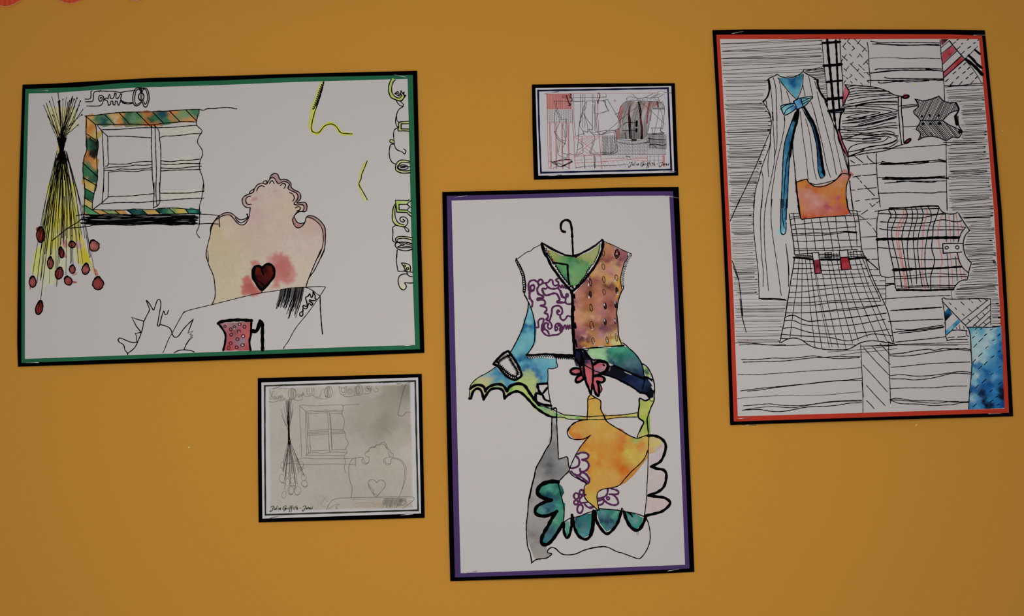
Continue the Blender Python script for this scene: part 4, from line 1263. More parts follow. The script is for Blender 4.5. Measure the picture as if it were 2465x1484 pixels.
T4 = """
= coat_hanger
@M
b5.6 1275 487 1250 482 1232 450 1238 402 1262 376 1290 370 1318 382 1332 412 1342 470 1345 540
b4.4 1342 470 1346 560 1350 640 1354 722
= green_lining
F @N 1055 400 1100 410 1300 510 1560 550 @P 160 570 300 490 450 440 600 330 692 250 682 350 640 490 560 650 480 740 400 860 370 960 250 1090 150 1185 80 1205 20 1175 @N 1500 1165 1440 1110 1380 1040 1300 950 1250 860 1180 720 1100 600 1045 480 / @N 1200 500 80884A 1100 450 8A9450 1100 540 84924C 1300 580 6C8C4C 1350 620 4E8450 1500 600 2C6C3E 1500 700 46804C 1250 760 3E7A48 1250 880 2E6A48 1380 850 4A8A54 1380 980 3A7050 1430 1060 12504C 1450 1120 0C4048 1550 900 66925C 1550 1100 60905A 1700 800 5E8E58 1800 600 8C9050 1750 580 7C8A4E 1240 700 6A9450 @P 300 520 92905A 400 520 92905A 600 380 929458 650 300 8A9C5C 550 560 94945C 480 660 86904C 200 620 2A6A40 300 640 2F7244 420 700 3A7C48 350 800 4F8A50 250 900 5C8E54 150 1000 6E8C54 80 1100 72905A 100 1180 4A9450 320 960 4E8A50 40 720 4A805A 60 850 5C9058 / jag=.3 rim=.2
F @N 1010 400 1050 390 1070 410 1040 470 1015 460 / C48430 / jag=.2
F @N 1050 560 1090 570 1180 640 1150 660 1100 630 / B8683C / jag=.2
F @N 1620 545 1700 540 1680 560 1640 568 / B88430 / jag=.1
F @P 150 545 240 540 200 570 150 570 / B88430 / jag=.1
F @P 395 870 440 820 450 860 420 890 / C48C40 / jag=.1
f @N 1560 1195 1620 1190 1600 1240 1570 1240 / C89C70 / jag=.1
@N
F 845 245 880 212 940 248 1100 335 1300 440 1400 485 1560 505 @P 90 500 250 455 450 345 600 255 728 146 760 165 700 215 600 310 450 405 300 475 150 575 @N 1600 555 1400 528 1250 470 1050 375 905 270 / 08080A / jag=.3
b6.2 872 245 915 425 1010 580 1085 745 1200 905 1300 1045 1400 1165 1545 1325
b3 905 285 960 420 1040 540 1130 690
b2.4 1180 720 1250 850 1340 990 1440 1110 1500 1170
Zb2 17 19 915 320 990 400 1040 490 1100 600 1180 740 1280 900 1380 1040 1480 1160 1560 1260
b4.6 1120 682 1200 682 1320 702 1445 725 1450 800 1462 1000 1488 1165
b2.6 1500 1200 1560 1230 1620 1290
b3 1490 1230 1560 1190 1600 1300 1650 1180 1680 1200
@P
F 740 185 712 300 668 500 590 640 545 700 440 880 380 1000 280 1090 220 1170 150 1230 60 1280 30 1200 130 1200 250 1090 330 1020 372 930 400 850 460 790 500 735 560 690 610 590 660 420 690 250 / B8B4B2 / jag=.2
b5.8 735 165 764 215 750 330 715 450 670 570 610 690 545 800 470 895 400 985 320 1085 200 1210 100 1290 40 1350
b2.2 692 250 680 340 660 430 640 500 590 600 550 690 490 740 460 790 400 860 370 950 300 1040 250 1100 200 1160 150 1200
b2.2 740 200 715 320
Zb2 10 16 470 770 400 900 360 980 280 1070 190 1180
= white_bodice
@N
b2 865 262 780 310 690 350 625 415 560 430 450 500 330 592
b3 300 575 315 610 345 660 395 740 420 800 460 880 485 960 500 1050 518 1180 505 1300 485 1370
b2.6 295 600 290 650 325 700 345 760 380 820 400 890 430 960 445 1060 450 1150 460 1220 455 1320 482 1362
Cb1.9 15 17 300 610 360 730 410 850 455 980 475 1100 490 1230 478 1340
b2.8 485 1385 545 1484
@O
b3.2 432 85 520 250 570 370 610 500 635 650 640 800 630 1000 600 1100 550 1180 480 1272
b5.5 1375 10 1385 150 1380 300 1375 550 1385 750 1400 950 1412 1120 1422 1285
b5 470 1278 600 1282 720 1270 850 1262 1000 1268 1200 1278 1420 1290
B7 1030 1292 1420 1302
F 480 1290 720 1275 1000 1280 1030 1340 960 1350 800 1320 700 1330 600 1330 520 1340 480 1330 / B8B4B2 / jag=.2
Zb3 13 25 480 1320 600 1318 750 1302 900 1300 1040 1310
Zb4.5 9 22 1050 1322 1200 1325 1400 1340
= purple_scrollwork
@N
p4.6 690 1170 640 1185 620 1230 640 1290 690 1280 710 1220 690 1180 640 1190
p4.6 600 1484 600 1400 605 1330 578 1260 582 1140 620 1085 700 1065 765 1100 805 1160 800 1210 768 1260 782 1340 830 1390 890 1425 890 1465 780 1468
p4.6 800 1160 790 1110 815 1065 860 1050 895 1090 880 1145 830 1172
p4.2 880 1135 960 1128 1020 1110 1060 1060 1110 1070 1130 1160 1180 1190 1240 1160 1242 1110 1185 1065 1262 1015
p4.6 960 1130 995 1200 1060 1250 1150 1260 1235 1248 1290 1330 1320 1430 1400 1470
p4.4 1000 1225 960 1260 890 1250 890 1320 940 1390 1020 1400 1090 1370 1160 1358 1220 1390 1262 1484
p4.2 1240 1240 1262 1180 1300 1230 1330 1175 1355 1230 1390 1190 1400 1240 1450 1245
op4.2 1438 1405 24 38
@O
p4.6 540 0 530 100 560 180 592 230 582 322
p4.4 620 0 560 20 520 50
p4.6 690 5 705 70 790 100 800 145 700 150 692 188 800 182 842 225 830 280 755 300 858 335 872 390 830 445 888 470 900 530 862 578 930 585 972 450 985 350 1050 303 1130 308 1178 370 1180 450 1135 490
p4 1135 490 1085 462 1075 415 1105 388 1128 415 1095 432
p4.4 1140 490 1150 550 1200 590 1250 560 1290 505 1368 522
p4.6 800 0 830 80 880 95 1000 60 1070 65 1110 120 1130 185 1082 215 1110 245 1240 235
p4.4 1150 0 1190 110 1250 150 1245 230 1290 268 1362 265
p7 1090 225 1180 238
p4.4 672 735 712 720 705 620 740 568 808 560 808 620 780 700 780 790 830 860 900 895 1000 885 1100 872 1180 800 1180 720 1130 660 1070 660 1040 720 1050 790 1090 770 1080 730 1060 720
p9 1120 680 1165 720 1150 790
p4.4 905 590 960 655 975 730 930 760 890 715 905 665 862 640 825 680 835 760 890 800 920 862
p8 800 700 810 770
p3.6 1180 742 1212 762 1222 700 1250 690 1262 765 1292 690 1306 762 1330 685 1342 745 1368 750
= brown_bodice
F @P 760 235 850 225 960 290 1100 370 1310 440 1310 500 1240 680 1200 800 1155 1000 1160 1150 1170 1270 1115 1484 @Q 1035 60 980 200 940 420 950 560 970 700 980 860 1010 980 1050 1088 840 1110 650 1120 400 1150 210 1165 130 1150 100 950 80 500 72 60 @P 90 1390 200 1265 330 1130 410 1000 500 860 600 740 660 640 720 500 745 350 / @P 850 300 A4744C 820 450 A06448 950 420 AC6C54 1000 480 A06858 760 600 6A3830 700 640 703C34 820 630 6E342C 900 620 74383C 960 560 844038 1150 440 8C5058 1250 500 8C4E58 1200 560 7C4050 1150 620 582840 1100 700 6A3848 1050 640 B08450 950 690 BC8068 680 700 BC7E64 600 800 BC8458 820 700 B47838 850 740 B07840 750 760 B08060 600 900 BC8C5C 900 820 B0787C 950 900 9C6064 1040 800 BC9458 1040 900 B88070 1150 800 B8846C 1180 720 A86C64 500 950 BC8448 700 950 BC845C 840 1000 BC8438 860 1080 BC8444 950 1080 B88470 1100 950 B8844C 1120 1100 D07C18 1080 1160 C8882C 1150 1180 CC7410 1040 1120 C89444 820 1200 5C3020 880 1220 4C1C20 950 1180 702C3C 1000 1240 5C2838 400 1060 6A3C50 450 1050 7C4040 600 1040 7C403C 700 1100 94544C 550 1120 90503C 480 1250 5C3020 350 1200 8C5448 300 1300 9C6058 200 1350 AC6C60 380 1380 6C4034 560 1280 8C5838 650 1250 A4664C 600 1400 A8684C 750 1330 A86448 700 1420 A0604C 900 1350 9C604C 1000 1420 905058 1080 1420 C07C30 1120 1380 C4781C @Q 160 120 B07060 130 220 74405C 250 100 AC7050 390 100 6C3C24 420 40 7C4828 300 180 9C5C3C 330 230 A4643C 200 280 AC6C5C 400 240 9C5C38 600 180 B07458 800 100 A0604C 900 100 8C4C58 750 210 8C4A44 820 270 6E3430 860 340 84443C 700 400 9C5C60 600 350 B07060 620 430 9C5C64 900 420 A05C50 880 520 A05E50 350 290 945040 390 390 804C20 340 400 90602C 430 430 A06C38 120 450 BC7C68 200 450 B4845C 330 480 B48450 450 520 B48C6C 150 600 BC7860 250 600 B88058 550 500 A8645C 600 560 B07868 780 560 80443C 780 620 84483C 850 640 9C5C54 390 690 7C3430 400 640 8C5428 500 700 7C4C1C 560 680 804C30 520 780 8C5038 430 820 A4742C 480 860 9C7030 550 780 9C5C4C 650 740 4C2844 720 710 5C3038 700 790 5C3048 800 750 6C3840 880 690 6C3C38 900 760 804838 600 850 A86C74 650 900 A87080 780 850 804848 850 800 8C5044 300 820 84485C 200 860 84445C 200 760 A86464 300 900 B4806C 380 850 B07458 150 900 6C3448 250 960 3C1C30 200 1000 4C2438 350 930 58284C 380 980 4C2034 270 1010 5C2C34 260 1050 A46830 330 1040 B8782C 400 1080 B07838 160 1080 6C3C4C 200 1110 5C2C38 140 1020 704054 500 940 A86C4C 560 1000 B07848 600 1080 B87C40 680 980 B07C64 640 1040 B4804C 760 900 BC9470 800 980 A06428 770 1030 A4601C 840 920 8C4428 860 880 CC9C54 900 850 D0A060 880 1000 D0A860 800 1080 C8841C 870 1060 D0AC78 980 1030 D0B078 1020 1060 D0A850 940 860 B06840 910 1000 CCA860 / jag=.5 rim=.15 pow=2.1
f @Q 985 700 1000 730 985 770 975 740 / BC9478
f @Q 1000 965 1060 975 1075 1010 1060 1050 1030 1040 / CCAC78
F @P 770 200 840 222 800 240 770 240 / B8B4B2 / jag=.2
F @P 1310 470 1380 490 1310 600 1240 740 1200 900 1170 1080 1190 1240 1172 1240 1150 1080 1165 960 1220 700 1310 540 / B8B4B2 / jag=.2
F @P 1020 340 1060 370 1050 400 1020 380 / B8B4B2
F @P 400 1010 440 1040 430 1080 410 1030 / B8B4B2
F @Q 560 1105 660 1092 740 1112 600 1122 / B8B4B2 / jag=.2
F @Q 130 1150 250 1155 310 1120 370 1160 280 1180 130 1172 / B8B4B2 / jag=.2
F @Q 935 850 965 845 960 870 / B8B4B2
@P
b2.3 765 195 850 230 1000 295 1150 370 1300 440 1400 485
Zb2.3 19 30 1375 500 1310 610 1250 760 1215 900 1195 1050 1195 1210
b2.4 1310 510 1290 600 1235 680 1200 800 1165 930 1150 1050 1160 1180 1180 1270
b3 1215 1200 1210 1260 1160 1340 1112 1484
b2.6 1040 390 1070 370 1095 410 1120 440 1125 490 1090 560 1060 590 1040 540 1015 500 1025 440 1040 400 1080 410
ob2.4 1065 475 42 40
ob2.4 1063 555 22 26
@Q
b3 1050 0 990 140 960 300 945 460 965 620 980 860 1000 960 1055 1088
B2.6 110 1165 250 1160 400 1150 650 1125 840 1108 1060 1095
B3.6 840 1110 1088 1093
b6.4 58 20 68 250 72 500 85 750 95 1000 102 1280
b4.6 102 82 106 145
b4.4 96 312 104 390
b5 112 645 128 740
b4.2 128 985 152 1115
hook seeds
= blue_sleeve
F @O 515 290 530 290 600 430 660 650 670 800 665 1000 640 1070 600 1100 550 1180 500 1250 @R 1060 230 1100 290 1250 290 1300 280 1440 300 1545 290 1558 432 1412 462 1408 690 1300 695 1230 705 1216 750 1230 850 1212 930 1225 1000 1170 950 1090 830 1040 750 960 700 880 705 800 745 748 825 700 750 640 712 560 715 470 745 400 800 385 760 340 738 260 728 155 750 180 690 220 650 300 590 400 540 520 470 575 430 620 500 700 570 800 635 880 645 960 600 985 560 950 470 890 330 850 280 815 190 830 160 @O 175 1200 290 980 380 790 440 600 400 640 420 560 480 480 500 400 / @O 520 400 68A4AC 500 500 5E9CA8 520 620 6AA4AC 480 640 5E9CA8 440 715 0A4270 500 710 2A6C8C 560 710 12507C 640 720 185C88 400 780 185888 500 770 4890A0 600 780 3E88A0 650 760 20608C 450 900 5A9CA4 550 900 62A0A8 600 1000 5A98A4 400 1100 64A0A4 350 1180 609CA4 250 1100 5098A4 480 1200 4A90A0 @R 850 180 5EA0A8 900 230 5A98A0 900 300 1C5E8C 960 310 0C4478 1050 270 185078 1020 320 245E7C 1110 310 1C5480 1100 360 4488A0 1000 370 509CAC 950 380 5498A8 1200 320 5A9AA8 1350 350 5E9AA8 1500 340 64A0A8 1500 420 5E98A4 1400 430 4C90A4 1000 430 1C5C84 1080 440 0E4C80 1180 470 1A5888 1220 500 1A5C94 1150 430 3878A0 1250 560 16548C 1290 620 1C6094 1300 680 1C6094 1280 430 4C8CA8 1350 500 4C90A8 1360 620 4890A8 1390 660 5098A8 1010 500 285C88 1040 520 98A864 1150 520 94A868 1080 600 9DAA5C 1200 600 9CAC5C 1280 670 88A464 1180 680 A0AC5C 1100 700 98A85C 1150 760 A4A468 1200 850 96A060 1180 900 98AC60 950 640 A0B05C 920 670 88A868 1000 680 9CAC5C 860 670 3C80A0 580 460 3880A0 560 520 2C7498 640 540 246890 720 600 24648C 620 620 3A80A0 700 660 40889C 740 700 387C9C 770 740 3880A0 660 700 809C70 650 670 7C9C78 500 560 4A84A0 480 520 88988C 430 560 809890 440 620 A49C78 360 640 B09C78 300 660 A4A478 280 690 98A868 220 700 94A060 460 680 94A074 400 720 A4A46C 520 680 80987C 560 660 2C7890 830 660 5490A0 / jag=.5 rim=.25
f @R 320 570 400 550 380 580 330 590 / 78A0A0
@O
b3.2 510 255 495 400 440 600 380 780 300 960 200 1150 160 1212
@R
b2.4 132 940 140 800 160 720 220 650 300 590 400 540 480 490 560 432
b2.4 1545 290 1552 360 1562 432 1480 460 1412 464 1412 580 1406 690
= lace_cuff
@R
b6 765 172 830 260 910 380 960 490 980 568 930 618 870 640 790 615 700 545 630 460 580 408 528 382 570 330 640 255 700 205 765 172
b2 790 180 880 320
Zb4.6 11 17 600 365 640 320 700 280 760 245
Zb4.6 16 18 765 250 800 310 850 400 905 480 920 560
Zb4.6 12 17 905 590 830 580 740 520 670 450 600 390
B3 530 385 610 400
= lime_scallop_band
F @R 145 790 180 760 260 740 340 755 390 840 450 780 540 740 640 735 700 780 745 840 790 780 870 730 960 720 1050 790 1150 940 1260 1060 1400 1090 1560 1190 1686 1220 @S 80 1205 340 1232 440 1242 430 1285 240 1275 100 1268 0 1250 @R 1560 1248 1440 1230 1320 1160 1200 1070 1130 990 1000 870 900 830 800 860 720 940 690 820 620 775 520 775 440 840 370 950 340 850 280 785 220 790 160 900 135 940 / @R 200 770 A8B46C 330 790 B4AC74 400 890 9CAC70 480 790 A0B060 600 760 6C9C70 650 770 A8A870 720 860 B4A87C 800 800 5C9C40 880 770 9CB05C 1000 800 A0B060 1150 1000 94AC5C 1280 1090 78A464 1400 1120 4C8870 1380 1160 88A468 1480 1150 9CA068 1540 1200 549C58 1600 1220 84AC58 1686 1235 A4B468 @S 200 1245 9CB474 270 1255 5C9C48 330 1260 8CA44C 400 1265 B49840 / jag=.3 rim=.25
f @R 220 830 260 820 290 830 270 850 230 850 / B4BA70
F @R 1130 1030 1200 1100 1280 1165 1220 1150 1160 1100 / B4B870 / jag=.3
F @R 1480 1250 1550 1255 1555 1300 1500 1280 / ACB868
f @R 1590 1262 1686 1262 1686 1290 1640 1290 / B4B868
@R
b6.5 145 790 200 745 260 725 330 732 375 765 395 832
b6.5 395 805 460 750 560 715 650 718 710 765 745 830
b7 745 830 790 750 880 710 960 705 1040 745 1110 850 1190 960 1265 1048
b6.2 132 945 160 942 190 840 250 785 310 800 345 870 365 960
b6.2 365 962 420 870 480 800 560 780 640 790 690 840 705 948
b6.2 705 945 760 890 850 840 920 830 1000 870 1100 970 1200 1080 1320 1170 1420 1225
b4.5 1420 1225 1500 1248 1550 1248
b2.4 1540 1248 1620 1250 1686 1255 @S 80 1270 180 1285 430 1287 700 1285 850 1265 1000 1250 1245 1245
b2.6 @R 1265 1060 1400 1090 1480 1120 1560 1160 1686 1215 @S 60 1212 200 1220 430 1240 600 1230 800 1220 1000 1210 1150 1190 1248 1175
= folded_pocket
@R
B5 1402 700 1240 712 1232 760 1312 880 1400 770
b5 1325 890 1360 960 1440 990
b6.5 1310 872 1222 862 1210 940 1240 1010 1340 1045 1462 1062
B5 1250 730 1258 830
b2.8 1408 690 1415 800 1440 950 1470 1108
b3 1470 1108 1545 1103 1550 1240 1558 1302
= teal_skirt_panel
F @S 430 180 480 125 780 120 1000 100 1100 115 1200 210 1300 340 1340 440 1350 600 1250 575 1050 490 900 420 790 372 640 322 560 300 480 250 / @S 480 180 84AC7C 500 220 94B484 600 170 7CAC7C 650 240 8CB480 700 160 84AC80 740 290 84B47C 700 300 8CB884 780 200 145C54 765 280 1C5C5C 800 340 1C4C50 830 160 2A8468 880 150 3A9474 950 160 3F8C70 1000 140 449474 1060 130 3C8468 900 250 1A6450 1000 220 18604C 960 300 145448 970 350 185448 1080 180 2C7C68 1150 230 2E7068 1150 300 3C6068 1100 260 24645C 880 330 446C74 900 380 2C4C5C 850 370 142C44 1080 380 4C6870 1020 420 34505C 1200 350 406468 1200 430 3C5864 1290 400 305460 1100 470 1C3044 1200 500 1C2C44 1290 500 283C54 1300 570 10203C 1250 560 141C38 1330 560 1C3048 / jag=.4 rim=.3
F @S 470 110 560 100 520 125 460 130 / 64A078
F @S 1340 420 1400 440 1470 590 1440 600 1400 590 1350 500 / @S 1360 450 98AC5C 1440 560 A0AC64 1390 530 1C4838 1400 500 3C6C4C / jag=.3
@S
b3 1005 38 1060 80 1110 130 1200 210 1290 330 1330 440 1352 560 1360 640 1325 790
b3.4 1325 380 1400 430 1470 550 1512 680 1522 780 1515 900 1512 985 1460 1100 1420 1220 1400 1300 1420 1484
b2.6 430 175 470 125 600 110
= navy_sash
F @S 220 180 300 130 340 175 430 200 470 250 500 310 430 400 330 430 250 425 215 340 / @S 270 200 0A1034 300 230 0A1034 400 250 040408 250 320 06060A 330 360 0A0A10 450 300 0A0A18 260 400 403044 / jag=.6
F @S 690 530 720 480 780 400 860 410 1000 480 1200 570 1350 640 1440 700 1500 830 1490 900 1450 945 1420 890 1290 850 1270 820 1120 750 1000 690 850 610 / @S 780 470 0A0A1C 900 520 060814 1000 560 060814 1100 620 0C1430 1200 660 141E44 1300 690 1C2C54 1150 700 1A2440 1300 740 142038 1400 760 10182C 1450 880 04060C / jag=.6
F @S 760 470 800 430 810 440 790 500 760 490 / 7C4450
F @S 1020 505 1100 515 1190 560 1140 560 1060 530 / B8B4B2 / jag=.3
F @S 785 395 830 410 800 415 / B8B4B2 / jag=.2
F @S 800 590 960 650 940 660 820 610 / B8B4B2 / jag=.3
F @S 1300 615 1350 605 1355 640 / B8B4B2 / jag=.3
@S
b4 640 545 760 570 900 620 1050 690 1180 770 1290 850 1380 870 1440 940
F 1345 575 1400 580 1450 610 1510 690 1415 628 1492 748 1400 752 1512 815 1500 930 1440 940 1420 890 1340 850 1325 780 1350 640 / @S 1400 600 06080C 1380 680 182848 1340 760 142444 1440 800 04060C 1470 880 04060C / jag=.5
b5 1285 850 1360 850 1420 890
b4 1350 600 1500 640
B5 860 410 1000 470 1200 560 1350 625
b3 230 160 330 150 430 165
B3 240 140 300 180 370 150 430 200
b5 370 160 430 240 500 310
b6 330 150 340 300 320 420
b5 240 300 300 380 380 400
= pink_petals
F @S 370 320 480 320 520 400 520 470 400 430 370 380 / @S 400 340 20203C 450 370 6C3C5C 500 420 904C5C
F @S 385 415 450 380 510 440 525 600 515 700 490 800 430 700 390 580 / @S 450 450 A44C58 450 550 B85058 480 700 B8505C 420 500 B05058 / jag=.3
F @S 160 500 200 465 310 475 325 540 210 550 170 530 / @S 250 500 B05054 300 520 8C3C44 / jag=.2
F @S 320 420 360 440 370 570 330 520 / 8C3840
F @S 250 660 285 580 330 570 360 600 350 635 290 670 / B04C54 / jag=.2
F @S 520 410 590 370 690 355 750 390 755 460 650 540 530 572 / @S 560 420 BC4C50 620 400 A8485C 650 470 887080 600 490 886074 700 440 B06C74 730 420 A8707C 560 540 B04C54 640 520 785868 / jag=.2
F @S 530 580 640 590 700 640 640 665 600 660 610 740 620 870 590 880 540 790 520 750 / @S 650 620 B85058 570 650 B8525C 580 800 B4505C / jag=.2
F @S 635 705 672 800 650 850 628 850 / A44850 / jag=.2
F @S 520 320 560 300 590 330 540 380 / 804C5C
@S
b6 320 462 250 452 195 462 155 495 175 535 230 555 320 540
b6 320 560 270 590 240 645 258 678 310 670 385 615
b5 310 400 320 470 345 560 380 620
b6 365 300 370 450 385 560 410 680 440 750 485 865
b5 490 300 515 400 525 520 520 640 505 780 490 870
b7 530 395 600 350 690 345 750 370 765 430 735 490 650 545 550 578
b6 540 575 640 578 700 610 708 650 660 685 590 668
b6 590 665 612 740 622 870 600 900 560 850 535 780 520 720
B3 380 400 560 500 700 545
b3 630 700 668 790 645 845
b4 430 230 500 310 640 320 720 350
B5 690 395 705 410
= lime_side_panel
F @S 1280 965 1350 990 1440 970 1505 930 1508 985 1455 1110 1415 1230 1445 1230 1448 1484 1420 1484 1280 1484 1345 1330 1265 1262 1262 1170 1275 1050 / @S 1400 1050 A0A448 1470 950 B0B060 1330 1030 90A044 1330 1200 A8A450 1350 1260 98A440 1430 1300 6C9C30 1380 1420 98A03C / jag=.2
F @U 715 0 890 0 900 260 870 295 780 315 710 340 760 215 800 100 730 40 / @U 800 30 98A440 870 100 70982C 880 200 74982C 820 200 98A048 760 300 A8A058 / jag=.2
@S
b3.6 1445 945 1370 980 1280 943 1275 1050 1258 1170 1265 1260 1345 1325 1310 1410 1278 1484
b2 1440 960 1455 985 1505 990
@U
b2.8 712 0 730 40 800 100 760 200 715 290 705 345
b2.8 868 0 855 60 860 130 878 300
= scalloped_edge
f @U 890 330 1000 330 1100 420 1110 500 1060 640 920 760 1000 800 1110 830 1130 900 1090 1040 900 1180 1020 1225 1150 1260 1170 1310 1080 1410 850 1470 840 1200 870 800 870 500 / @U 950 600 AE9EA0 1000 900 AEA09E 1000 1320 AE9E9A 900 900 AEA09E 860 1300 AE9E9A / jag=.3 rim=0
@U
b6.6 862 308 940 305 1040 335 1110 400 1130 480 1100 600 1050 690 970 740 910 768
b6.6 908 768 990 795 1090 815 1135 870 1130 980 1090 1080 1000 1150 870 1195
b6.6 870 1200 1000 1215 1110 1232 1190 1290 1175 1350 1080 1430 960 1468 820 1500
b2.4 880 300 870 500 865 700 860 880 850 1050 845 1200 825 1400 808 1500
= yellow_pot
F @S 490 880 560 925 640 985 652 1100 720 1250 740 1295 @U 330 150 480 240 600 310 705 345 860 305 880 330 960 315 1040 345 1090 400 1060 470 960 560 870 580 860 640 760 740 660 860 540 990 460 1035 400 1060 250 1090 150 1125 108 1190 120 1300 132 1400 @V 1165 530 1080 480 1000 400 965 280 1000 170 @T 1100 1240 1140 1200 1145 1120 1080 1030 1130 960 1130 900 1060 850 1120 800 1100 750 950 720 1000 640 1060 545 940 530 860 500 800 430 800 370 900 275 1000 225 1100 210 @S 430 1290 437 1100 440 940 / @S 500 930 C08C34 550 1050 B89038 550 1250 BC9440 550 1400 B89040 640 1260 BC8C34 400 1400 B4883C 180 1430 BC7020 @T 830 400 C46C14 850 440 C06C18 900 480 C07028 960 500 C05C2C 900 380 B8883C 1000 400 BC8838 1100 350 B8883C 1250 450 B88A38 1150 550 B88438 1050 620 B46C20 1150 650 C07C24 1250 680 C07830 1200 720 C88C2C 1120 720 C88C34 1300 700 C07828 1250 800 C88C34 1200 900 BC7C2C 1300 900 B87020 1120 1070 B46C14 1200 1080 C08830 1250 1200 BC8C38 1300 1100 C48C3C @U 450 490 B8641C 490 400 B86424 510 320 B86828 400 530 B87424 300 520 BC7C2C 480 250 BC7C34 300 300 BC8C3C 350 180 BC8C34 150 600 B8741C 200 700 BC8434 30 510 BC6C20 560 350 C08430 600 440 BC8434 560 550 C4A038 600 620 C49C3C 650 520 C4983C 440 720 B46418 480 790 B0540C 550 830 BC5C14 400 680 BC6C20 500 700 BC7C2C 650 700 C09840 620 850 B87030 580 930 B87838 640 360 90903C 690 380 8C9C4C 740 340 949450 720 450 BC7024 790 440 BC7420 830 380 B8983C 900 400 B89858 960 360 B4A070 940 440 C0A058 1000 430 C8A440 1050 410 C0A468 900 520 B88C4C 980 490 A89C84 1040 470 A89494 780 620 C0983C 350 900 BC8C3C 200 900 BC8838 100 1000 BC8434 50 1250 C8943C / jag=.4 rim=.1
F @U 330 1090 380 1060 460 1035 600 900 700 800 860 600 860 630 760 760 650 900 540 1000 480 1035 / B87830 / jag=.2
f @U 420 195 480 210 510 260 450 230 / B06440
f @S 650 1020 662 1060 665 1100 645 1100 / B4803C
f @S 690 1195 730 1190 750 1210 710 1215 / BC8044
F @S 440 1255 560 1235 700 1228 850 1220 1000 1212 1010 1245 850 1265 700 1285 440 1285 / @S 500 1265 B89844 800 1245 BC9040 950 1235 BC8834 1000 1230 8C8C3C / jag=.1
F @S 1020 1210 1150 1195 1248 1178 1248 1242 1010 1248 / @S 1040 1230 9C9840 1200 1200 B4AC60 1150 1230 A8AC58 / jag=.1
@S
b3 490 878 440 940 437 1100 425 1295
b3.2 490 880 560 930 645 985 650 1120 700 1220 740 1300
b2.4 455 960 520 945 560 935
b3 428 1290 330 1300 200 1350 130 1440 105 1490
@U
b3 200 0 240 80 330 150 480 240 600 310 705 345 800 315 862 300
b2.8 860 525 820 630 740 730 620 840 520 950 430 1050 300 1088 190 1105 120 1150 105 1230 118 1320 132 1400
@T
b3 1100 210 1000 215 890 270 800 350 780 430 820 500 900 530 1000 530 1080 510 1155 463
b3 1150 466 1080 545 1000 640 930 760 860 900 812 1030 830 1080 900 1140 1030 1200 1095 1258
@V
b3 1000 160 970 200 965 270 975 360 1010 410 1090 480 1172 552
B3 1172 552 1195 545
= grey_side_panel
F @T 540 180 600 180 612 500 635 700 640 850 780 822 800 1000 800 1080 720 1130 650 1220 600 1230 480 1210 360 1260 290 1350 280 1420 330 1484 @V 330 360 400 400 440 400 300 450 220 520 215 600 340 660 480 630 330 880 310 1040 400 1085 420 1190 470 1205 440 1245 320 1270 310 1310 280 1285 220 1260 180 1150 130 1000 115 780 130 400 180 200 @T 220 1200 265 1030 370 790 500 600 475 560 500 480 530 470 / @T 570 250 989694 570 350 787674 560 480 8C8A88 480 680 6C6A6A 560 640 747272 580 800 787676 480 930 4C4A4A 430 900 6C6A6A 480 1060 5C5A5A 650 1000 747272 720 900 848280 740 1080 787674 400 1150 787472 300 1200 8C8886 350 1050 7C7A78 270 1380 949090 @V 190 300 8C8886 170 400 7C7878 200 480 8C8884 180 620 8C8884 200 800 848080 200 920 706868 250 1000 7C7672 160 1000 8A8480 300 1150 8A847E 380 1200 8C8680 250 1240 8A847C 300 750 8A8480 400 700 8C8680 / jag=.3 rim=.1
@T
b3.4 530 180 525 350 522 500 495 600 430 700 370 820 300 940 262 1030 240 1160 215 1250 168 1484
b2.6 520 0 522 50 600 25 608 100 612 230
b3 605 200 620 500 635 800 638 848 720 825 782 820 800 950 812 1030 720 1130 630 1225
@V
b3.2 238 0 205 110 170 250 140 400 125 600 105 780 115 1000 130 1110 165 1200 185 1335
b3.2 180 1338 260 1285 400 1265 460 1230 482 1200 418 1180 440 1130 490 1105 550 1130 600 1180 680 1215 830 1205 960 1150 1100 1110 1237 1095
@W
b2.8 0 1000 80 985 180 968 280 985 400 1045 480 1065 600 1110 720 1150 770 1125 840 1030 890 900 895 760 870 620 830 530
= teal_leaf
F @V 575 135 640 200 672 290 640 350 650 430 682 450 680 560 655 690 640 750 570 880 490 1000 400 1070 330 1050 320 950 400 790 500 640 560 560 450 610 330 650 240 600 240 520 300 450 440 400 330 360 260 290 290 200 400 130 / @V 400 200 34806C 450 230 44907C 350 250 307058 420 330 10344C 480 350 143C50 350 340 0C3434 550 280 347C68 540 350 1C4854 600 200 205C50 640 260 0C4844 660 300 084038 600 320 18584C 480 420 2C6464 300 530 4C7C74 350 560 4C8078 400 500 345C6C 420 560 1C3C54 300 600 3C7468 500 480 245464 580 480 388474 620 420 247464 620 560 38846C 660 480 1C6C58 560 660 48806C 540 710 549470 620 700 2A7C60 500 760 3C7064 500 820 2C4C5C 460 880 34505C 560 830 347468 430 970 3C686C 400 1020 1C646C 370 1030 146460 480 950 30606C / jag=.4 rim=.2
@V
b9.5 580 132 500 122 420 135 350 160 290 215 270 290 320 350 400 385 480 400
b5 440 415 420 400 350 360 
b8 470 402 360 440 270 490 235 560 262 615 370 640 480 612 562 567
b8.5 560 568 500 650 430 780 360 900 328 1000 345 1055 400 1068
b8 400 1068 470 1020 560 900 640 765
b3 575 130 610 280 640 400 668 540 660 700 645 760
= teal_scallops
F @V 690 720 740 720 755 800 730 930 700 930 680 800 / @V 710 780 548C78 720 850 50907C 710 920 1C7C60 / jag=.2
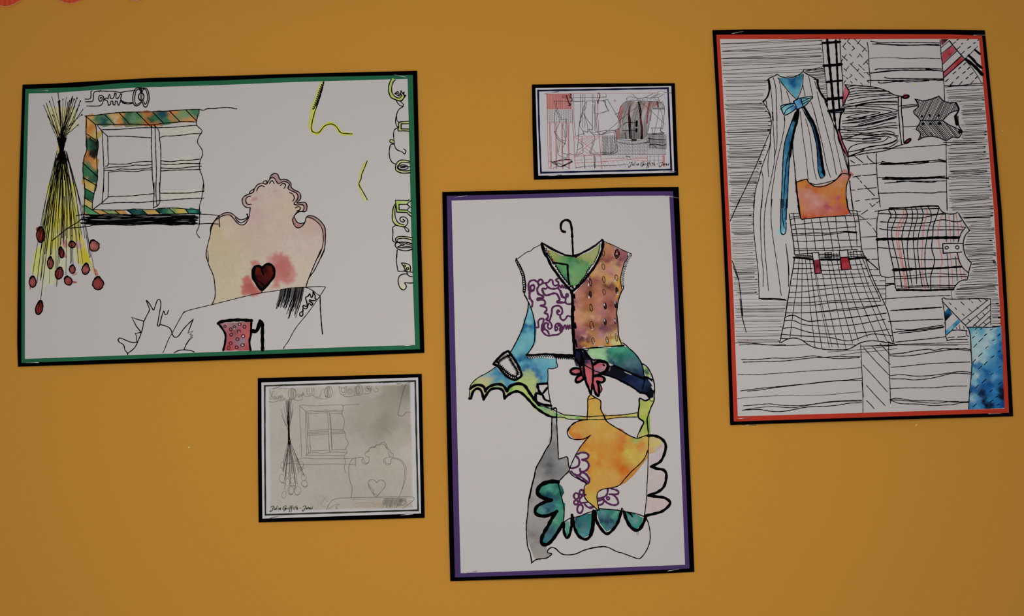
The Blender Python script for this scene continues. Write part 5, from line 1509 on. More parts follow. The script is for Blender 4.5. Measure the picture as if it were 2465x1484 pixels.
F @V 825 670 960 610 1085 600 1080 780 1050 920 960 960 880 900 840 790 / @V 850 680 1C3C50 900 660 1C6C5C 900 720 2E5A60 1000 650 30606C 1040 640 145C50 1070 620 1C8060 1060 750 1C745C 1000 760 3E606C 880 780 244C60 870 850 1C7864 950 860 40706C 1000 900 3C7C7C 940 930 50888C / jag=.4 rim=.3
F @W 95 440 200 415 330 418 440 432 420 560 340 700 245 745 150 620 / @W 130 460 2C7470 200 460 507C7C 180 520 3C6068 250 440 2C7C68 330 440 1C6C58 380 480 4C8C78 350 520 4C8478 280 530 345460 180 590 203450 250 590 1C3048 320 600 102C3C 380 560 1C6C60 250 660 34505C 280 700 44687C 190 670 1C8064 210 720 1C8464 310 640 3C6470 / jag=.4 rim=.3
F @W 530 455 650 475 790 540 765 640 700 705 640 680 570 590 / @W 560 480 1C7460 640 490 1C7C64 600 540 587C78 680 580 687C80 640 620 508488 700 520 4C8078 750 560 208468 760 600 188060 700 680 148070 640 670 1C7468 590 600 207C74 / jag=.3 rim=.3
@V
b6.5 665 740 662 850 690 945 720 960 755 900 775 790 785 620
b4 787 618 795 800
b7 800 655 820 800 880 930 980 985 1050 945 1085 850 1110 570
b3 655 735 740 680 800 660 900 640 1020 590 1180 550
b5 640 740 670 745
@W
b9 55 440 50 560 40 700 5 800
b7 80 440 90 560 150 680 245 778 340 720 420 600 468 440
b3 462 440 478 395 500 445
b7.5 508 450 540 560 610 680 700 728 770 670 832 530
b3 130 405 250 412 400 425 500 445 620 465 720 490 805 520
b4 560 455 600 480 632 520
t1.2 702 745 700 800
t1 722 745 718 800
= purple_flowers
@V
op4.6 850 340 38 45
op4.6 927 285 30 38
op4.4 845 435 32 32
op4.8 905 530 42 66 8
p4.4 990 320 930 350 895 400 910 435 960 440 1020 430
p4.4 970 450 1000 490 1060 520 1110 500
@T
p5 950 770 1000 745 1080 750 1125 790 1100 840 1020 858
p5 1020 860 1100 890 1130 960 1090 1030 1000 1060 985 1005
p5 915 795 970 860 965 950 900 990 835 1000
p5 840 1050 900 1100 970 1108 1015 1060
p5.5 1000 1050 1090 1100 1140 1190 1110 1240 1050 1200
p4.4 960 1110 1030 1160 1100 1210
p5 930 1130 1000 1190 1070 1220
@W
p4.6 120 255 200 235 255 190 268 105
p4.6 320 108 390 125 428 160 400 190 290 190
p4.6 200 260 260 320 360 352 420 325 400 250 340 190
op4 270 250 20 22
p4.6 130 352 190 330 205 270 120 290
p4.6 0 385 60 370
"""
draw(S4, sheet4, .0005, T4)
# ================================================================== 5. large portrait picture (red mount)
RC_ = [(1714.9, 72.6), (2370.6, 72.9), (2438.9, 1003), (1757.7, 1024)]
root5, S5 = picture('mounted_drawing', 'tall line drawing of clothes hung over plank walls, on a red mount at the right', RC_, .0030, .0062)
S5.card('backing_card', [(1714.9, 72.6), (1800.3, 71), (2060, 71), (2270, 71.5), (2370.6, 72.9), (2393, 300), (2411.7, 510), (2424.6, 730), (2438.9, 1003), (2250, 1008), (2060, 1013.8), (1757.7, 1024), (1747.5, 720), (1737.4, 500), (1726.2, 270)], M_BLACK, 0, .0006, root5)
S5.card('coloured_mount', [(1724.3, 83.6), (2060, 81.9), (2285, 82.6), (2364, 85.9), (2385, 300), (2402.5, 510), (2416.2, 730), (2429.2, 994.3), (2060, 1006.2), (1766.3, 1015.4), (1756.2, 720), (1745.6, 500), (1734.7, 270)], M_RED, .0003, .0003, root5)
sheet5 = S5.card('drawing_paper', [(1733.2, 94), (1861.7, 94.5), (2060, 94.5), (2220, 93.8), (2356.5, 94.3), (2375.4, 300), (2392.6, 510), (2406.1, 730), (2418, 984.2), (2331.7, 986.8), (2060, 995), (1776, 1002.9), (1765.9, 720), (1754.9, 500), (1743.2, 270)], M_PAPER, .0005, .0002, root5)
S5.wk = .85
LEFT = [(94, 1734), (270, 1744), (500, 1756), (720, 1767), (1003, 1777)]
RIGHT = [(94, 1978), (145, 1981), (168, 1984), (169, 1935)]
def planks_left(mo):
    rows(mo, LEFT, [(94, 1976), (166, 1984)], 98, 172, 6.2, 1.2, gap=0, slope=-.045, rag=4)
    rows(mo, LEFT, [(172, 1960), (180, 1900), (186, 1850), (245, 1836)], 176, 246, 6.6, 1.2, slope=-.03)
    rows(mo, LEFT, [(246, 1838), (285, 1853), (300, 1856), (332, 1850), (389, 1835), (451, 1821), (500, 1814), (560, 1814), (610, 1819), (718, 1826)], 250, 716, 5.0, 1.4, slope=-.03)
    rows(mo, LEFT, [(722, 1892), (760, 1888), (820, 1878)], 722, 822, 6.0, 1.1, slope=-.01, rag=6)
def gap_lines(mo):
    rows(mo, [(168, 1935), (190, 1962), (205, 1969), (240, 1982), (245, 1988)], [(160, 1984), (200, 1990), (250, 1992)], 166, 244, 4.4, 1.5, slope=-.05, rag=2)
    X = lambda x, y: (1700 + x / 6.183, 50 + y / 6.183)
    for a, b in (((1465, 748), (1750, 680)), ((1480, 760), (1750, 700)), ((1500, 775), (1770, 740)), ((1500, 805), (1775, 790))): mo.stroke([X(*a), X(*b)], 1.6, 'b')
def planks_right(mo):
    rr = [(205, 2366), (300, 2374), (510, 2391), (730, 2404)]
    rows(mo, [(200, 2276), (246, 2280), (250, 2312), (330, 2312), (335, 2300), (345, 2280), (500, 2284)], rr, 216, 500, 5.2, 1.5, slope=-.06, rag=9)
    rows(mo, [(500, 2284), (512, 2306), (530, 2322), (556, 2336), (572, 2322), (590, 2318), (610, 2320), (632, 2338), (675, 2330), (680, 2318), (697, 2298), (712, 2300)], rr, 498, 716, 4.6, 1.6, slope=-.05, rag=9)
    rows(mo, [(716, 2386), (790, 2388)], [(716, 2404), (790, 2410)], 718, 790, 5, 1.6, rag=2)
def vest_hatch(mo):
    Y = lambda s: [(2010 + float(a) / 6.185, 60 + float(b) / 6.185) for a, b in zip(s.split()[::2], s.split()[1::2])]
    a = lambda s: [(2010 + float(x) / 6.012, 280 + float(y) / 6.012) for x, y in zip(s.split()[::2], s.split()[1::2])]
    hatch(mo, Y('1240 1140 1350 1130 1450 1105 1550 1065 1590 1115 1640 1145 1720 1170 1790 1165 1838 1260 1720 1310 1600 1415 1270 1420 1250 1390 1175 1295 1240 1215'), 116, 3.0, 1.9, 'b', 1.0)
    hatch(mo, a('1240 60 1560 65 1640 122 1835 220 1780 305 1700 298 1610 345 1500 305 1380 292 1280 305 1225 330 1240 260 1190 195'), 52, 3.2, 2.1, 'b', .9)
def stripes_skirt(mo):
    top = [1080, 1118, 1160, 1212, 1250, 1300, 1378, 1440, 1490, 1560, 1662, 1735, 1790, 1850, 1900]
    bot = [(750, 430), (875, 430), (1030, 535), (1105, 545), (1190, 545), (1220, 540), (1290, 545), (1375, 555), (1450, 495), (1512, 465), (1615, 430), (1735, 465), (1830, 470), (1895, 480)]
    for i, (bx, by) in enumerate(bot):
        tx = top[i]; x0, y0 = 1720 + tx / 5.3, 480 + (760 + (i % 3) * 4) / 5.3; x1, y1 = 1740 + bx / 4.638, 720 + by / 4.638
        if 1255 < tx < 1380: y0 += 36
        if 1600 < tx < 1745: y0 += 28
        g = (i - 6) / 8
        mo.stroke(smooth([(x0, y0), (x0 + (x1 - x0) * .28 - g * 1.0 + RND.uniform(-.6, .6), y0 + (y1 - y0) * .33), (x0 + (x1 - x0) * .62 + g * .6, y0 + (y1 - y0) * .66), (x1, y1)]), RND.uniform(1.3, 2.1), 'b')
T5 = """
= plank_lines
hook planks_left
hook gap_lines
hook planks_right
= striped_dress
F @X 1060 842 1120 848 1200 860 1300 852 1380 825 1440 780 1430 900 1390 1060 1350 1172 1250 1060 1120 930 / @X 1120 880 3C8090 1180 900 3E88A0 1230 880 145888 1290 900 083C70 1300 950 0E4C80 1380 850 24647C 1400 900 3880A0 1200 980 4C98A8 1300 1040 4494A8 1400 960 2C789C 1340 1120 5498AC 1370 1050 5494A4 / rim=.2
f @X 1060 815 1090 770 1150 790 1180 820 1120 830 / A8AEAC / jag=.2 soft=3:B4B2B0
f @X 1310 800 1370 775 1400 790 1380 815 1330 822 / 90B0B4 / jag=.2 soft=2:B0B4B2
F @X 1108 1275 1200 1240 1300 1230 1335 1310 1250 1370 1165 1402 1125 1330 / @X 1150 1320 74ACB4 1220 1300 5C9CAC 1290 1250 3C78A4 1310 1300 3878A4 1200 1370 7CB4BC / jag=.3
F @X 1300 1200 1395 1152 1445 1280 1350 1315 / @X 1340 1200 5C94B8 1400 1200 2868A4 1350 1270 4C88B0 1410 1270 5894B4 / jag=.2
F @X 1395 1152 1580 1130 1500 1240 1445 1280 / @X 1430 1180 5C9CAC 1520 1160 88B0B4 1470 1220 5C98A8 / jag=.2
F @Z 1250 0 1315 0 1290 150 1240 330 1200 500 1180 700 1150 900 1140 1200 1120 1490 1030 1490 1045 1100 1060 700 1100 450 1180 200 / @Z 1265 60 2C6C90 1300 60 081C34 1200 230 3C809C 1255 230 0C3458 1120 480 2C6C94 1180 480 083458 1080 700 4488A4 1150 700 0C4870 1060 950 5894A8 1120 950 0C4C80 1050 1200 488CA4 1110 1200 1C5C84 1050 1450 5C94AC 1105 1450 1C5C8C / jag=.3 rim=0
F @b 842 0 925 0 915 250 905 430 850 436 845 300 / @b 855 100 5494A8 900 100 0E4A80 860 250 4C90A8 895 250 14548C 860 380 5C98A8 890 400 64A4B4 / jag=.2 rim=0
f @b 800 380 840 365 850 400 895 430 870 460 830 460 800 420 / 78B0C4 / jag=.2 soft=3:A0B4BA
F @Z 1395 0 1440 0 1540 160 1620 380 1660 640 1690 850 1720 975 1650 1035 1615 950 1605 750 1580 520 1500 200 / @Z 1430 60 1C5070 1470 60 04101C 1530 230 1C5C80 1570 250 04101C 1600 520 1C5078 1640 520 020810 1620 750 1C5080 1660 750 04101C 1630 900 2870A0 1680 920 020810 1650 1000 3078A0 / jag=.3 rim=0
@X
b3 918 882 940 855 1000 830 1060 800 1105 830 1200 848 1300 840 1390 800 1430 765 1452 735
b3 1440 757 1540 815 1640 870
b2 1200 830 1300 822 1390 812
b3.6 918 878 938 980 930 1080 900 1150 845 1208
b2.4 935 875 950 1000 935 1090
b2.6 845 1215 900 1290 950 1390 965 1490
b2.4 1065 850 1180 1000 1270 1100 1352 1180
b2.4 1445 795 1435 950 1400 1070 1352 1180
b5 1655 878 1662 960 1690 1050 1740 1130 1790 1200
B3 1605 872 1672 885
b2.2 1615 905 1650 1010
b3.2 1780 1195 1805 1280
b2.6 1765 1200 1850 1400 1880 1490
b2.2 1000 850 1035 1000 1045 1200 1055 1490
b2 940 880 960 1000 980 1200 1000 1490
b2 1085 900 1110 1000 1130 1240
b2 1160 1420 1165 1490
b2 1195 1050 1230 1150 1255 1250
b2 1440 960 1455 1040 1472 1120
b2 1525 825 1570 1050 1588 1160
b2 1555 1200 1600 1320 1645 1490
b2 1650 1060 1700 1280 1755 1490
b2 890 1190 910 1320
b1.8 1400 1350 1415 1490
b3 1108 1272 1125 1330 1165 1405 1250 1372 1335 1312
b3 1115 1265 1200 1240 1305 1228
b2.4 1105 1320 1170 1265 1240 1245
b2.4 1160 1395 1200 1320 1300 1262
b3.4 1298 1200 1330 1260 1350 1318 1440 1282
b3 1300 1200 1395 1153 1420 1210 1445 1280
b2.8 1395 1153 1490 1135 1582 1132 1500 1240 1445 1282
b2.2 1405 1170 1540 1150
b2.2 1415 1210 1560 1145
b2.2 1430 1245 1530 1185
b3.6 1355 1320 1330 1400 1290 1490
b6 1370 1325 1355 1400 1325 1490
b3 1430 1300 1480 1400 1530 1490
b6 1455 1285 1510 1380 1570 1490
@Z
b3 1255 0 1180 200 1100 440 1070 650 1055 950 1035 1490
b5.5 1305 0 1280 150 1240 280 1205 480 1170 700
b2.8 1180 620 1160 800 1145 1100 1128 1490
b2.6 1215 350 1160 600 1105 900 1070 1490
b6.5 1450 30 1540 180 1610 400 1650 640 1680 850 1705 970
b3 1400 20 1500 200 1580 480 1600 720 1612 920 1655 1030 1715 985
b2.6 870 295 790 480 700 700 560 1020 430 1290 335 1490
b2.4 830 0 870 80 885 180 870 300 865 480 830 600 770 760 730 880 690 1040 650 1160 620 1330 605 1490
b2.6 1780 20 1880 260 1940 430 2010 680 2060 850 2090 955
b2 1870 200 1990 560 2060 800 2075 935
b2 1800 60 1850 200 1860 400
b2 895 0 910 200 925 450 932 720 925 812
b2 965 0 970 200 970 480 930 720
b2 1085 60 1090 180 1050 420 960 800 930 1000 890 1250 880 1490
b2 925 812 870 1080 800 1400 790 1490
b2 865 300 870 480 845 640 830 800 840 1005
b2 725 905 750 1000 750 1200 732 1490
b1.8 1335 0 1370 350 1420 700 1455 1050
b1.8 1415 110 1480 360 1540 850 1585 1050
b2 1550 0 1600 200 1680 520 1740 820 1802 1012
b2 1665 0 1750 320 1830 640 1892 972
b1.8 1860 400 1920 650 1980 932
b3 1215 430 1220 640 1245 850 1260 1080
b2.6 2075 600 2082 960
@b
b2.4 322 0 200 278
b2.4 512 0 495 250 505 450 530 680 555 900 565 1100 570 1268
b3 568 1268 750 1268 900 1278
b2.6 600 1274 760 1282 920 1290
b2 605 0 585 250 600 700 620 900 620 1115
b2 665 0 635 250 640 600 670 950 688 1165
b2 735 0 720 200 740 450 800 850 852 1230
b2.4 910 570 925 680 945 850 950 970
b2.2 920 660 940 850 945 1115
b3 848 0 845 250 850 430 905 432 915 300
b2.6 870 0 865 200 890 370
b3 920 0 915 260
b2.6 225 785 300 1000 330 1200 360 1484
b2.2 240 860 280 970 308 1025
B2.6 @d 190 0 215 200 260 372
= check_strip
F @X 1790 895 2020 880 2020 905 1800 930 / @X 1900 910 1C5078 2000 895 286088
F @X 1815 1345 2000 1325 2000 1350 1830 1370 / 14386C
@X
b2 1720 280 1745 560 1768 800 1790 950 1808 1250 1805 1280
b6 1800 280 1815 460 1840 700 1870 1000 1890 1250 1915 1490
b2 1790 280 1830 640 1885 1200
b4.8 1928 290 1940 480 1945 620 1958 900 1975 1200 1985 1300
b2.4 1988 275 2000 500 2015 700 2028 850 2035 1100 2020 1300 1995 1490
b6 1732 330 1850 325 1995 314
b7 1750 670 1880 662 2015 648
b5 1785 915 1870 905 2020 890
b7 1805 1165 1900 1160 2025 1148
b6 1815 1345 1900 1335 2050 1318
b2 1700 348 1730 348
b2 2000 660 2022 660
b4 2000 1320 2050 1330 2000 1400
@Z
b3 1860 0 1875 120 1885 250
b4 1965 0 1945 150 1940 290
B3 1770 12 1960 5
= herringbone_patch
@Y
B2 70 210 78 400 95 560 110 750 118 900
B2.2 145 205 160 215
B2.2 215 205 185 245 230 290
B2.2 160 270 118 320 160 370
B2.2 290 210 330 250
B2.2 378 228 330 285
B2.2 340 262 445 355
B2.2 455 343 405 402
B2.2 452 370 480 395
B2.2 258 315 292 350 250 382
B2.2 215 435 245 467
B2.2 105 460 185 532
B2.2 168 438 135 492
B2.2 118 508 88 555
B2.2 362 430 408 482
B2.2 360 455 332 485
B2.2 490 518 420 592
B2.2 465 550 495 585
B2.2 225 575 345 692
B2.2 270 555 238 590
B2.2 355 655 330 692
B2.2 350 590 395 635
B2.2 410 648 440 677
B2.2 135 650 172 688
B2.2 207 613 160 677
B2.2 360 715 432 787
B2.2 478 712 510 748
B2.2 232 733 255 755 213 787
B2.2 118 748 145 767
B2.2 163 780 192 807
B2.2 302 800 325 825
B2.2 158 830 132 867
B2.2 230 840 257 865
B2.2 380 862 410 892
b2.4 480 255 500 400 505 600 520 750 533 910
= upper_planks
@Y
b2.4 530 243 700 265 900 262 1100 265 1300 262 1555 270
b2.6 555 285 700 288 850 298 1000 306 1300 298 1570 308
b2.6 615 275 800 290 1000 298 1200 302 1400 290 1550 296
b1.3 510 500 600 492 800 486 950 495
b1.9 900 490 1070 500 1300 494 1570 502
b3 595 668 650 656 800 655 1000 648 1200 646 1400 648 1590 658
b2.4 650 700 800 682 1000 670 1200 672 1400 670 1610 690
b2.4 520 722 700 702 900 682
b1.6 425 715 650 698 800 690 1100 680 1580 685
b3 1350 655 1610 688
b3 735 782 830 800 1000 800 1200 803 1610 805
b2.8 480 830 600 828 900 830 1200 822 1610 820
b2.8 645 850 680 868 850 850 1000 842 1100 850 1400 830
b3.4 850 832 950 845 1010 842
B3 480 832 505 858
b2.4 1568 225 1580 450 1600 600 1620 850 1628 1000 1632 1152
b1.6 1520 832 1625 825
O l 1180 888 14 9
= red_stripe_quilt
F @Y 1580 214 1690 212 1598 305 1582 290 / @Y 1640 230 30080C 1600 270 7C2C38 / jag=.2
F @Y 1590 440 1740 308 1805 378 1600 582 / @Y 1620 500 A8404C 1700 400 A83A40 1720 440 942028 1770 350 B04C58 1650 450 A44048 / jag=.2
F @Y 1618 712 1880 470 1920 515 1620 785 / @Y 1650 740 A84450 1750 620 AC4048 1830 550 9C2830 1880 500 AC3C40 / jag=.2
@Y
b3.4 1700 232 1800 360 1935 512
b2 1930 510 2040 640 2110 740 2180 860
B2.4 1575 342 1700 238
B2.4 1572 438 1740 305
B2.4 1600 590 1812 390
B3 1620 705 1872 470
B3 1615 792 1935 510
b6 1990 455 2060 520 2115 585 2185 640
b7.5 1945 512 2060 600 2130 670 2195 742
b4.5 2080 368 2160 435
B2 1935 508 2125 320
B2.2 1755 280 1800 250
B2.4 1812 228 1838 215
B2.4 1965 230 1990 212
B2.6 1885 285 1902 272
B3 2065 275 2090 262
B2.6 2125 235 2140 215
B2.2 1810 368 1865 322
B3 1978 348 2022 320
B2.2 1868 445 1930 392
B2.4 1912 595 1955 560
B3 1842 655 1868 630
B3 1975 660 2005 632
B3 1757 730 1797 698
B3 1905 722 1938 697
B3 2010 745 2055 712
B3 1808 802 1842 770
B3 1952 800 1982 780
B3 2090 800 2115 775
B3 1645 845 1688 808
B2.6 1715 900 1757 852
B2.6 1852 890 1897 842
B2.6 2018 878 2065 830
b2.6 1630 905 1800 902 1900 898 2100 875 2210 868
b2.6 1645 925 1800 910 2000 905 2200 900
= wood_grain_shirt
F @Y 150 892 210 975 205 1020 170 1110 120 1205 115 1050 / @Y 160 980 B85868 150 1080 A84450 130 1160 8C2830 / jag=.2
F @a 60 215 95 300 100 360 190 560 190 590 140 520 60 380 42 280 / @a 80 280 A04048 120 440 A84C58 180 570 983840 / jag=.2
@Y
b3 145 893 280 900 400 908 600 930 750 975 870 1035 940 1058 1000 1062
b3.2 150 895 212 985 205 1030 160 1120 120 1210
b2.6 185 930 280 905 400 912 480 915
b2.6 190 965 300 940 450 945 640 945
b2.6 205 1010 300 985 500 975 740 978
b2.6 215 1040 400 1010 600 995 805 990
b2.6 210 1072 400 1045 600 1040 845 1020
b2.6 190 1128 350 1090 600 1062 880 1045
b2.6 120 1192 400 1145 600 1110 940 1080
b2.6 300 1200 420 1170 600 1145 800 1140 920 1138
b2.6 130 1210 330 1200 500 1165 700 1150 930 1155
b2.6 305 1225 400 1195 700 1190 940 1190
b2.6 130 1232 330 1205 540 1218 700 1225 850 1250 930 1275
b2.4 130 1250 400 1245 650 1262 845 1290 700 1340 450 1385 165 1380
b2.6 130 1300 350 1282 500 1290 670 1305 500 1350 190 1418
b2.4 130 1322 300 1310 460 1298 600 1300
b2.2 165 1378 300 1340 500 1310
b2.6 115 1432 400 1400 700 1330 930 1288
b2.6 115 1468 400 1445 700 1362 930 1312
b2.4 350 1484 650 1400 920 1332
b2.4 450 1484 700 1425 920 1360
b2.2 550 1484 920 1382
b3 945 1068 942 1200 945 1300 960 1484
b3 990 1065 988 1200 990 1300 1010 1484
ob3.6 1055 1070 46 25 -12
F 1000 1085 1030 1055 1080 1045 1100 1060 1070 1090 1020 1098 / 7C1818 / jag=.1
R2.4 1020 1040 1045 1020
r3 955 1090 1000 1085
b2.4 950 1210 1100 1192 1222 1184
b2.4 990 1228 1222 1198
b2.4 985 1246 1240 1206
@a
b2.6 110 105 300 80 500 40 600 0
b2.6 105 70 300 50 460 0
b3 95 155 300 150 500 120 700 60 885 0
b2.6 190 158 330 140 600 80 880 20
b2.6 130 185 400 180 600 140 750 100 882 95
b2.6 45 190 300 208 500 190 700 150 915 130
b2.6 180 212 400 205 600 180 750 165 900 170
b2.6 90 240 300 228 450 245 650 220 760 215 830 230 862 252
b2.6 130 270 300 262 600 272 720 245 860 270
b2.6 90 288 250 290 400 245 600 262 800 268 920 285
b2.6 92 318 200 310 350 270 600 290 730 285 812 312
b2.6 110 332 300 320 400 325 600 300 730 290
b2.8 150 345 300 362 500 360 600 348 662 328 500 325 400 335
b2.6 190 492 250 430 400 388 550 385 700 362 770 310
b2.6 195 518 300 500 420 465 600 430 750 400 860 360 905 312 860 290
b2.6 195 520 340 490 385 490 500 440 700 415 800 395 912 345
b2.6 205 575 340 525 420 490
b2.6 215 578 400 510 600 475 800 440 912 365
b3 200 585 350 555 460 535 600 520 750 490 880 440 985 408
B3 465 525 475 540
b3.4 62 205 92 300 110 370 160 480 200 585
b3 45 190 42 280 60 370 120 480 180 590
b2.4 0 70 50 300
b3 925 0 935 150 945 260 965 415
b3 975 0 985 150 990 300 1002 405
ob3.6 1055 360 50 20 -38
F 1010 390 1040 350 1090 325 1095 340 1060 380 / 882828 / jag=.1
b2.4 985 150 1080 150 1195 143
b2.2 190 600 205 720 205 860
= dark_waistcoat
hook vest_hatch
@Y
b3.2 1190 1105 1280 1125 1350 1125 1450 1100 1550 1060
b3 1555 1065 1590 1110 1640 1140 1720 1165 1800 1158 1842 1260 1720 1310 1600 1425
b3 1190 1105 1240 1210 1170 1295 1240 1380 1272 1425
b2 1200 1110 1240 1160
B2.4 1265 1425 1600 1425
b4 1800 1165 1842 1255 1800 1350
b6 1798 1350 1815 1490
O b 1295 1360 14 22
O b 1410 1350 14 22
O b 1545 1352 14 24
@a
B2.4 1238 60 1570 65
b3 1560 62 1640 118 1740 165 1840 215 1838 240 1785 312 1700 302 1610 352 1500 310 1380 292 1280 308 1205 345
b3 1205 345 1238 260 1210 215 1175 190 1220 110 1240 60
O b 1275 110 22 21
O b 1382 110 22 20
O b 1512 105 32 23
b7 1740 0 1760 118
b3.4 1778 0 1790 130 1842 215
O b 1810 225 28 26
b3 1380 240 1415 285
= middle_planks
@a
b2.2 1608 350 1612 700 1614 1000 1625 1360
b2.2 1570 380 1800 382 2130 378
b2.4 700 468 1000 458 1200 440 1450 425 1560 412 1610 415 1680 430
b2.8 598 545 600 700 615 950 640 1180 655 1310
b4.4 670 688 850 690 1000 680 1100 670 1350 655
b3 680 655 800 675 950 685 1200 662 1500 635 1610 652
b2.8 640 700 800 700 1000 690
b2.4 1005 700 1100 700 1300 678 1500 658 1615 668
b3.6 1500 630 1600 650
b3 740 880 900 888 1100 890 1300 885 1590 868
b2.8 630 888 900 895 1100 900 1250 880
b3.6 690 910 800 910 950 915 1200 905 1500 890 1640 898
b2.6 720 968 900 955 1100 938 1350 940 1600 935
b3 890 942 1000 938 1200 950 1400 955 1470 942
b3 730 880 960 905 1250 900 1500 895
b2.8 625 1115 800 1112 1000 1105 1400 1112 1500 1098 1610 1096
= dashed_quilt
@a
b2.4 190 605 196 720
b2.6 215 935 230 1100 265 1345
B2.6 225 640 285 678
B2.4 285 580 405 672
B3 465 570 480 605 532 655
B2.2 540 660 580 685
B2.4 195 722 300 710
B2.4 310 708 370 704
B2.6 400 696 480 692
B2.2 500 690 680 672
B3 262 880 372 862
B3 400 862 460 855
B2.6 470 855 592 842
B2.4 305 872 350 915
B2.4 365 935 390 966
B2.8 425 1000 570 1150
B2.4 240 1070 290 1068
B2.6 330 1060 410 1050
B2.6 430 1048 600 1035
B2.6 295 1232 355 1220
B2.6 440 1212 502 1202
B2.6 530 1200 640 1190
B2.4 535 1310 580 1275
B2.4 600 1255 640 1235
@c
B2.2 200 60 235 105
B2 30 180 70 175
B2.4 80 215 170 155
B2.4 270 172 470 148
B2.4 50 235 140 290
B2.2 160 320 220 380
B2.2 245 410 308 500
B2.2 0 300 190 280
B2.2 205 285 290 272
B2.2 80 542 200 538 290 532
B2.2 95 712 285 706
B2.2 155 858 200 858
B2.2 225 858 315 856
B2.4 160 870 240 930 325 1005
B2.4 195 1005 240 1008
B2 260 1008 320 1010
B2.6 215 1092 340 1096
B2.2 250 1166 300 1166
B2.2 340 1166 425 1166
B2.2 275 1235 425 1235
B2.4 310 1285 420 1280
B2.4 350 1355 430 1355
b2 425 1115 430 1300 430 1484
B3 430 1210 560 1205
B3 430 1240 520 1215 560 1222
B2.2 110 1425 330 1415
b2.4 385 1428 700 1405 1000 1390 1350 1375
b1.6 1368 1310 1378 1440
b2 1300 0 1305 158
= plaid_shirt
@c
b3 350 322 500 330 700 340 900 345 1060 330 1160 305 1260 294 1380 315 1450 322 1512 308
b3 320 205 440 208 600 218 850 212 1100 215 1285 212
b3 485 265 700 268 900 268 970 262 1100 230 1250 200
n2.2 460 400 600 400 700 388 1000 380 1200 390 1400 392 1570 400
b3 340 420 420 435 600 448 800 450 1100 440 1520 436
b6.5 300 575 500 568 800 568 1100 552 1475 548
b2.8 312 690 450 702 600 710 800 706 1000 700 1240 702
b2.6 505 828 620 838 720 852 900 860 1200 862 1460 850
b7 535 1010 600 1008 700 1005 800 1000
b4.6 780 1000 1000 992 1200 985 1510 965
n2.4 570 1105 700 1102 850 1088 1000 1068 1150 1062 1350 1072 1580 1075
b2.6 565 1137 800 1128 1100 1110 1590 1105
b2.6 585 1240 800 1242 1100 1230 1430 1235
b2.4 600 1278 800 1260 1100 1255 1400 1262
b2.8 540 135 572 200 570 270 530 380 512 460 530 620 570 780 620 1000 660 1270
b2.8 700 120 735 200 725 290 680 420 658 560 680 730 720 980 760 1275
b2.6 790 115 812 200 800 350 765 480 738 650 745 850 780 1080 808 1240
b2.6 850 110 880 180 872 300 835 440 822 600 845 850 865 1050 870 1205
b2.6 930 108 962 200 945 330 900 500 885 700 905 930 930 1120 952 1250
b2.6 1030 105 1070 180 1078 290 1035 440 1010 600 990 750 990 950 1010 1150 1042 1265
b3 1185 150 1150 260 1110 380 1100 520 1085 700 1125 850 1115 950 1075 1080 1070 1200 1075 1312
b2.4 1282 210 1290 400 1296 605
b2.4 1402 215 1402 605
b2 1305 780 1325 1050 1335 1275
b2 1428 820 1450 1170
r2.4 675 125 680 220 620 340 585 460 590 620 640 850 680 1050 712 1282
r2.4 715 135 712 230 650 370 612 480 620 640 660 850 700 1080 735 1290
r2.4 1000 125 1022 200 980 340 960 500 952 700 938 900 958 1080 992 1290
r2.4 1245 200 1195 350 1175 480 1190 640 1235 880 1210 1020 1205 1290
r2.4 1330 238 1345 400 1358 612
r2 1350 780 1370 950 1385 1150 1378 1258
r2.4 1432 210 1455 350 1465 480 1460 580
r2.4 1448 780 1485 960 1515 1145
r2 1495 320 1525 430
r1.8 1540 1020 1572 1140
b3.6 500 148 520 130 700 122 1000 98 1180 98
b3.4 500 150 475 150 480 125 600 122
b3 490 130 472 160 490 190 505 220 495 260 468 310 455 400 458 560 490 760 540 1000 555 1150 568 1260 590 1302
B3 510 152 800 142 1185 132
b3 1180 100 1215 155 1260 192 1340 212 1420 205 1455 185
b3 1185 135 1180 160
b3.2 1470 205 1520 290 1580 380 1628 447
b3 1628 447 1570 510 1540 600 1540 700 1570 810 1620 880 1652 908
b3 1652 908 1620 1020 1608 1090 1590 1155
b3 1572 400 1515 470 1478 560 1462 615
b3 1452 770 1480 880 1530 980 1608 1050
b3 1590 1155 1530 1158 1460 1195 1395 1285
b4.6 585 1300 800 1298 1000 1302 1200 1295 1400 1288
F 1247 635 1528 632 1528 755 1350 765 1250 772 / B4AEAC / jag=.1
B3.2 1245 635 1525 632
B3.4 1242 640 1250 772 1350 766 1512 755
ob3 1300 692 25 19
ob3 1450 688 25 23
b2.8 325 205 305 300 300 480 305 600 322 850 350 1070 395 1105 470 1118 548 1103
b2.8 318 200 335 168 400 155 470 146
= orange_top
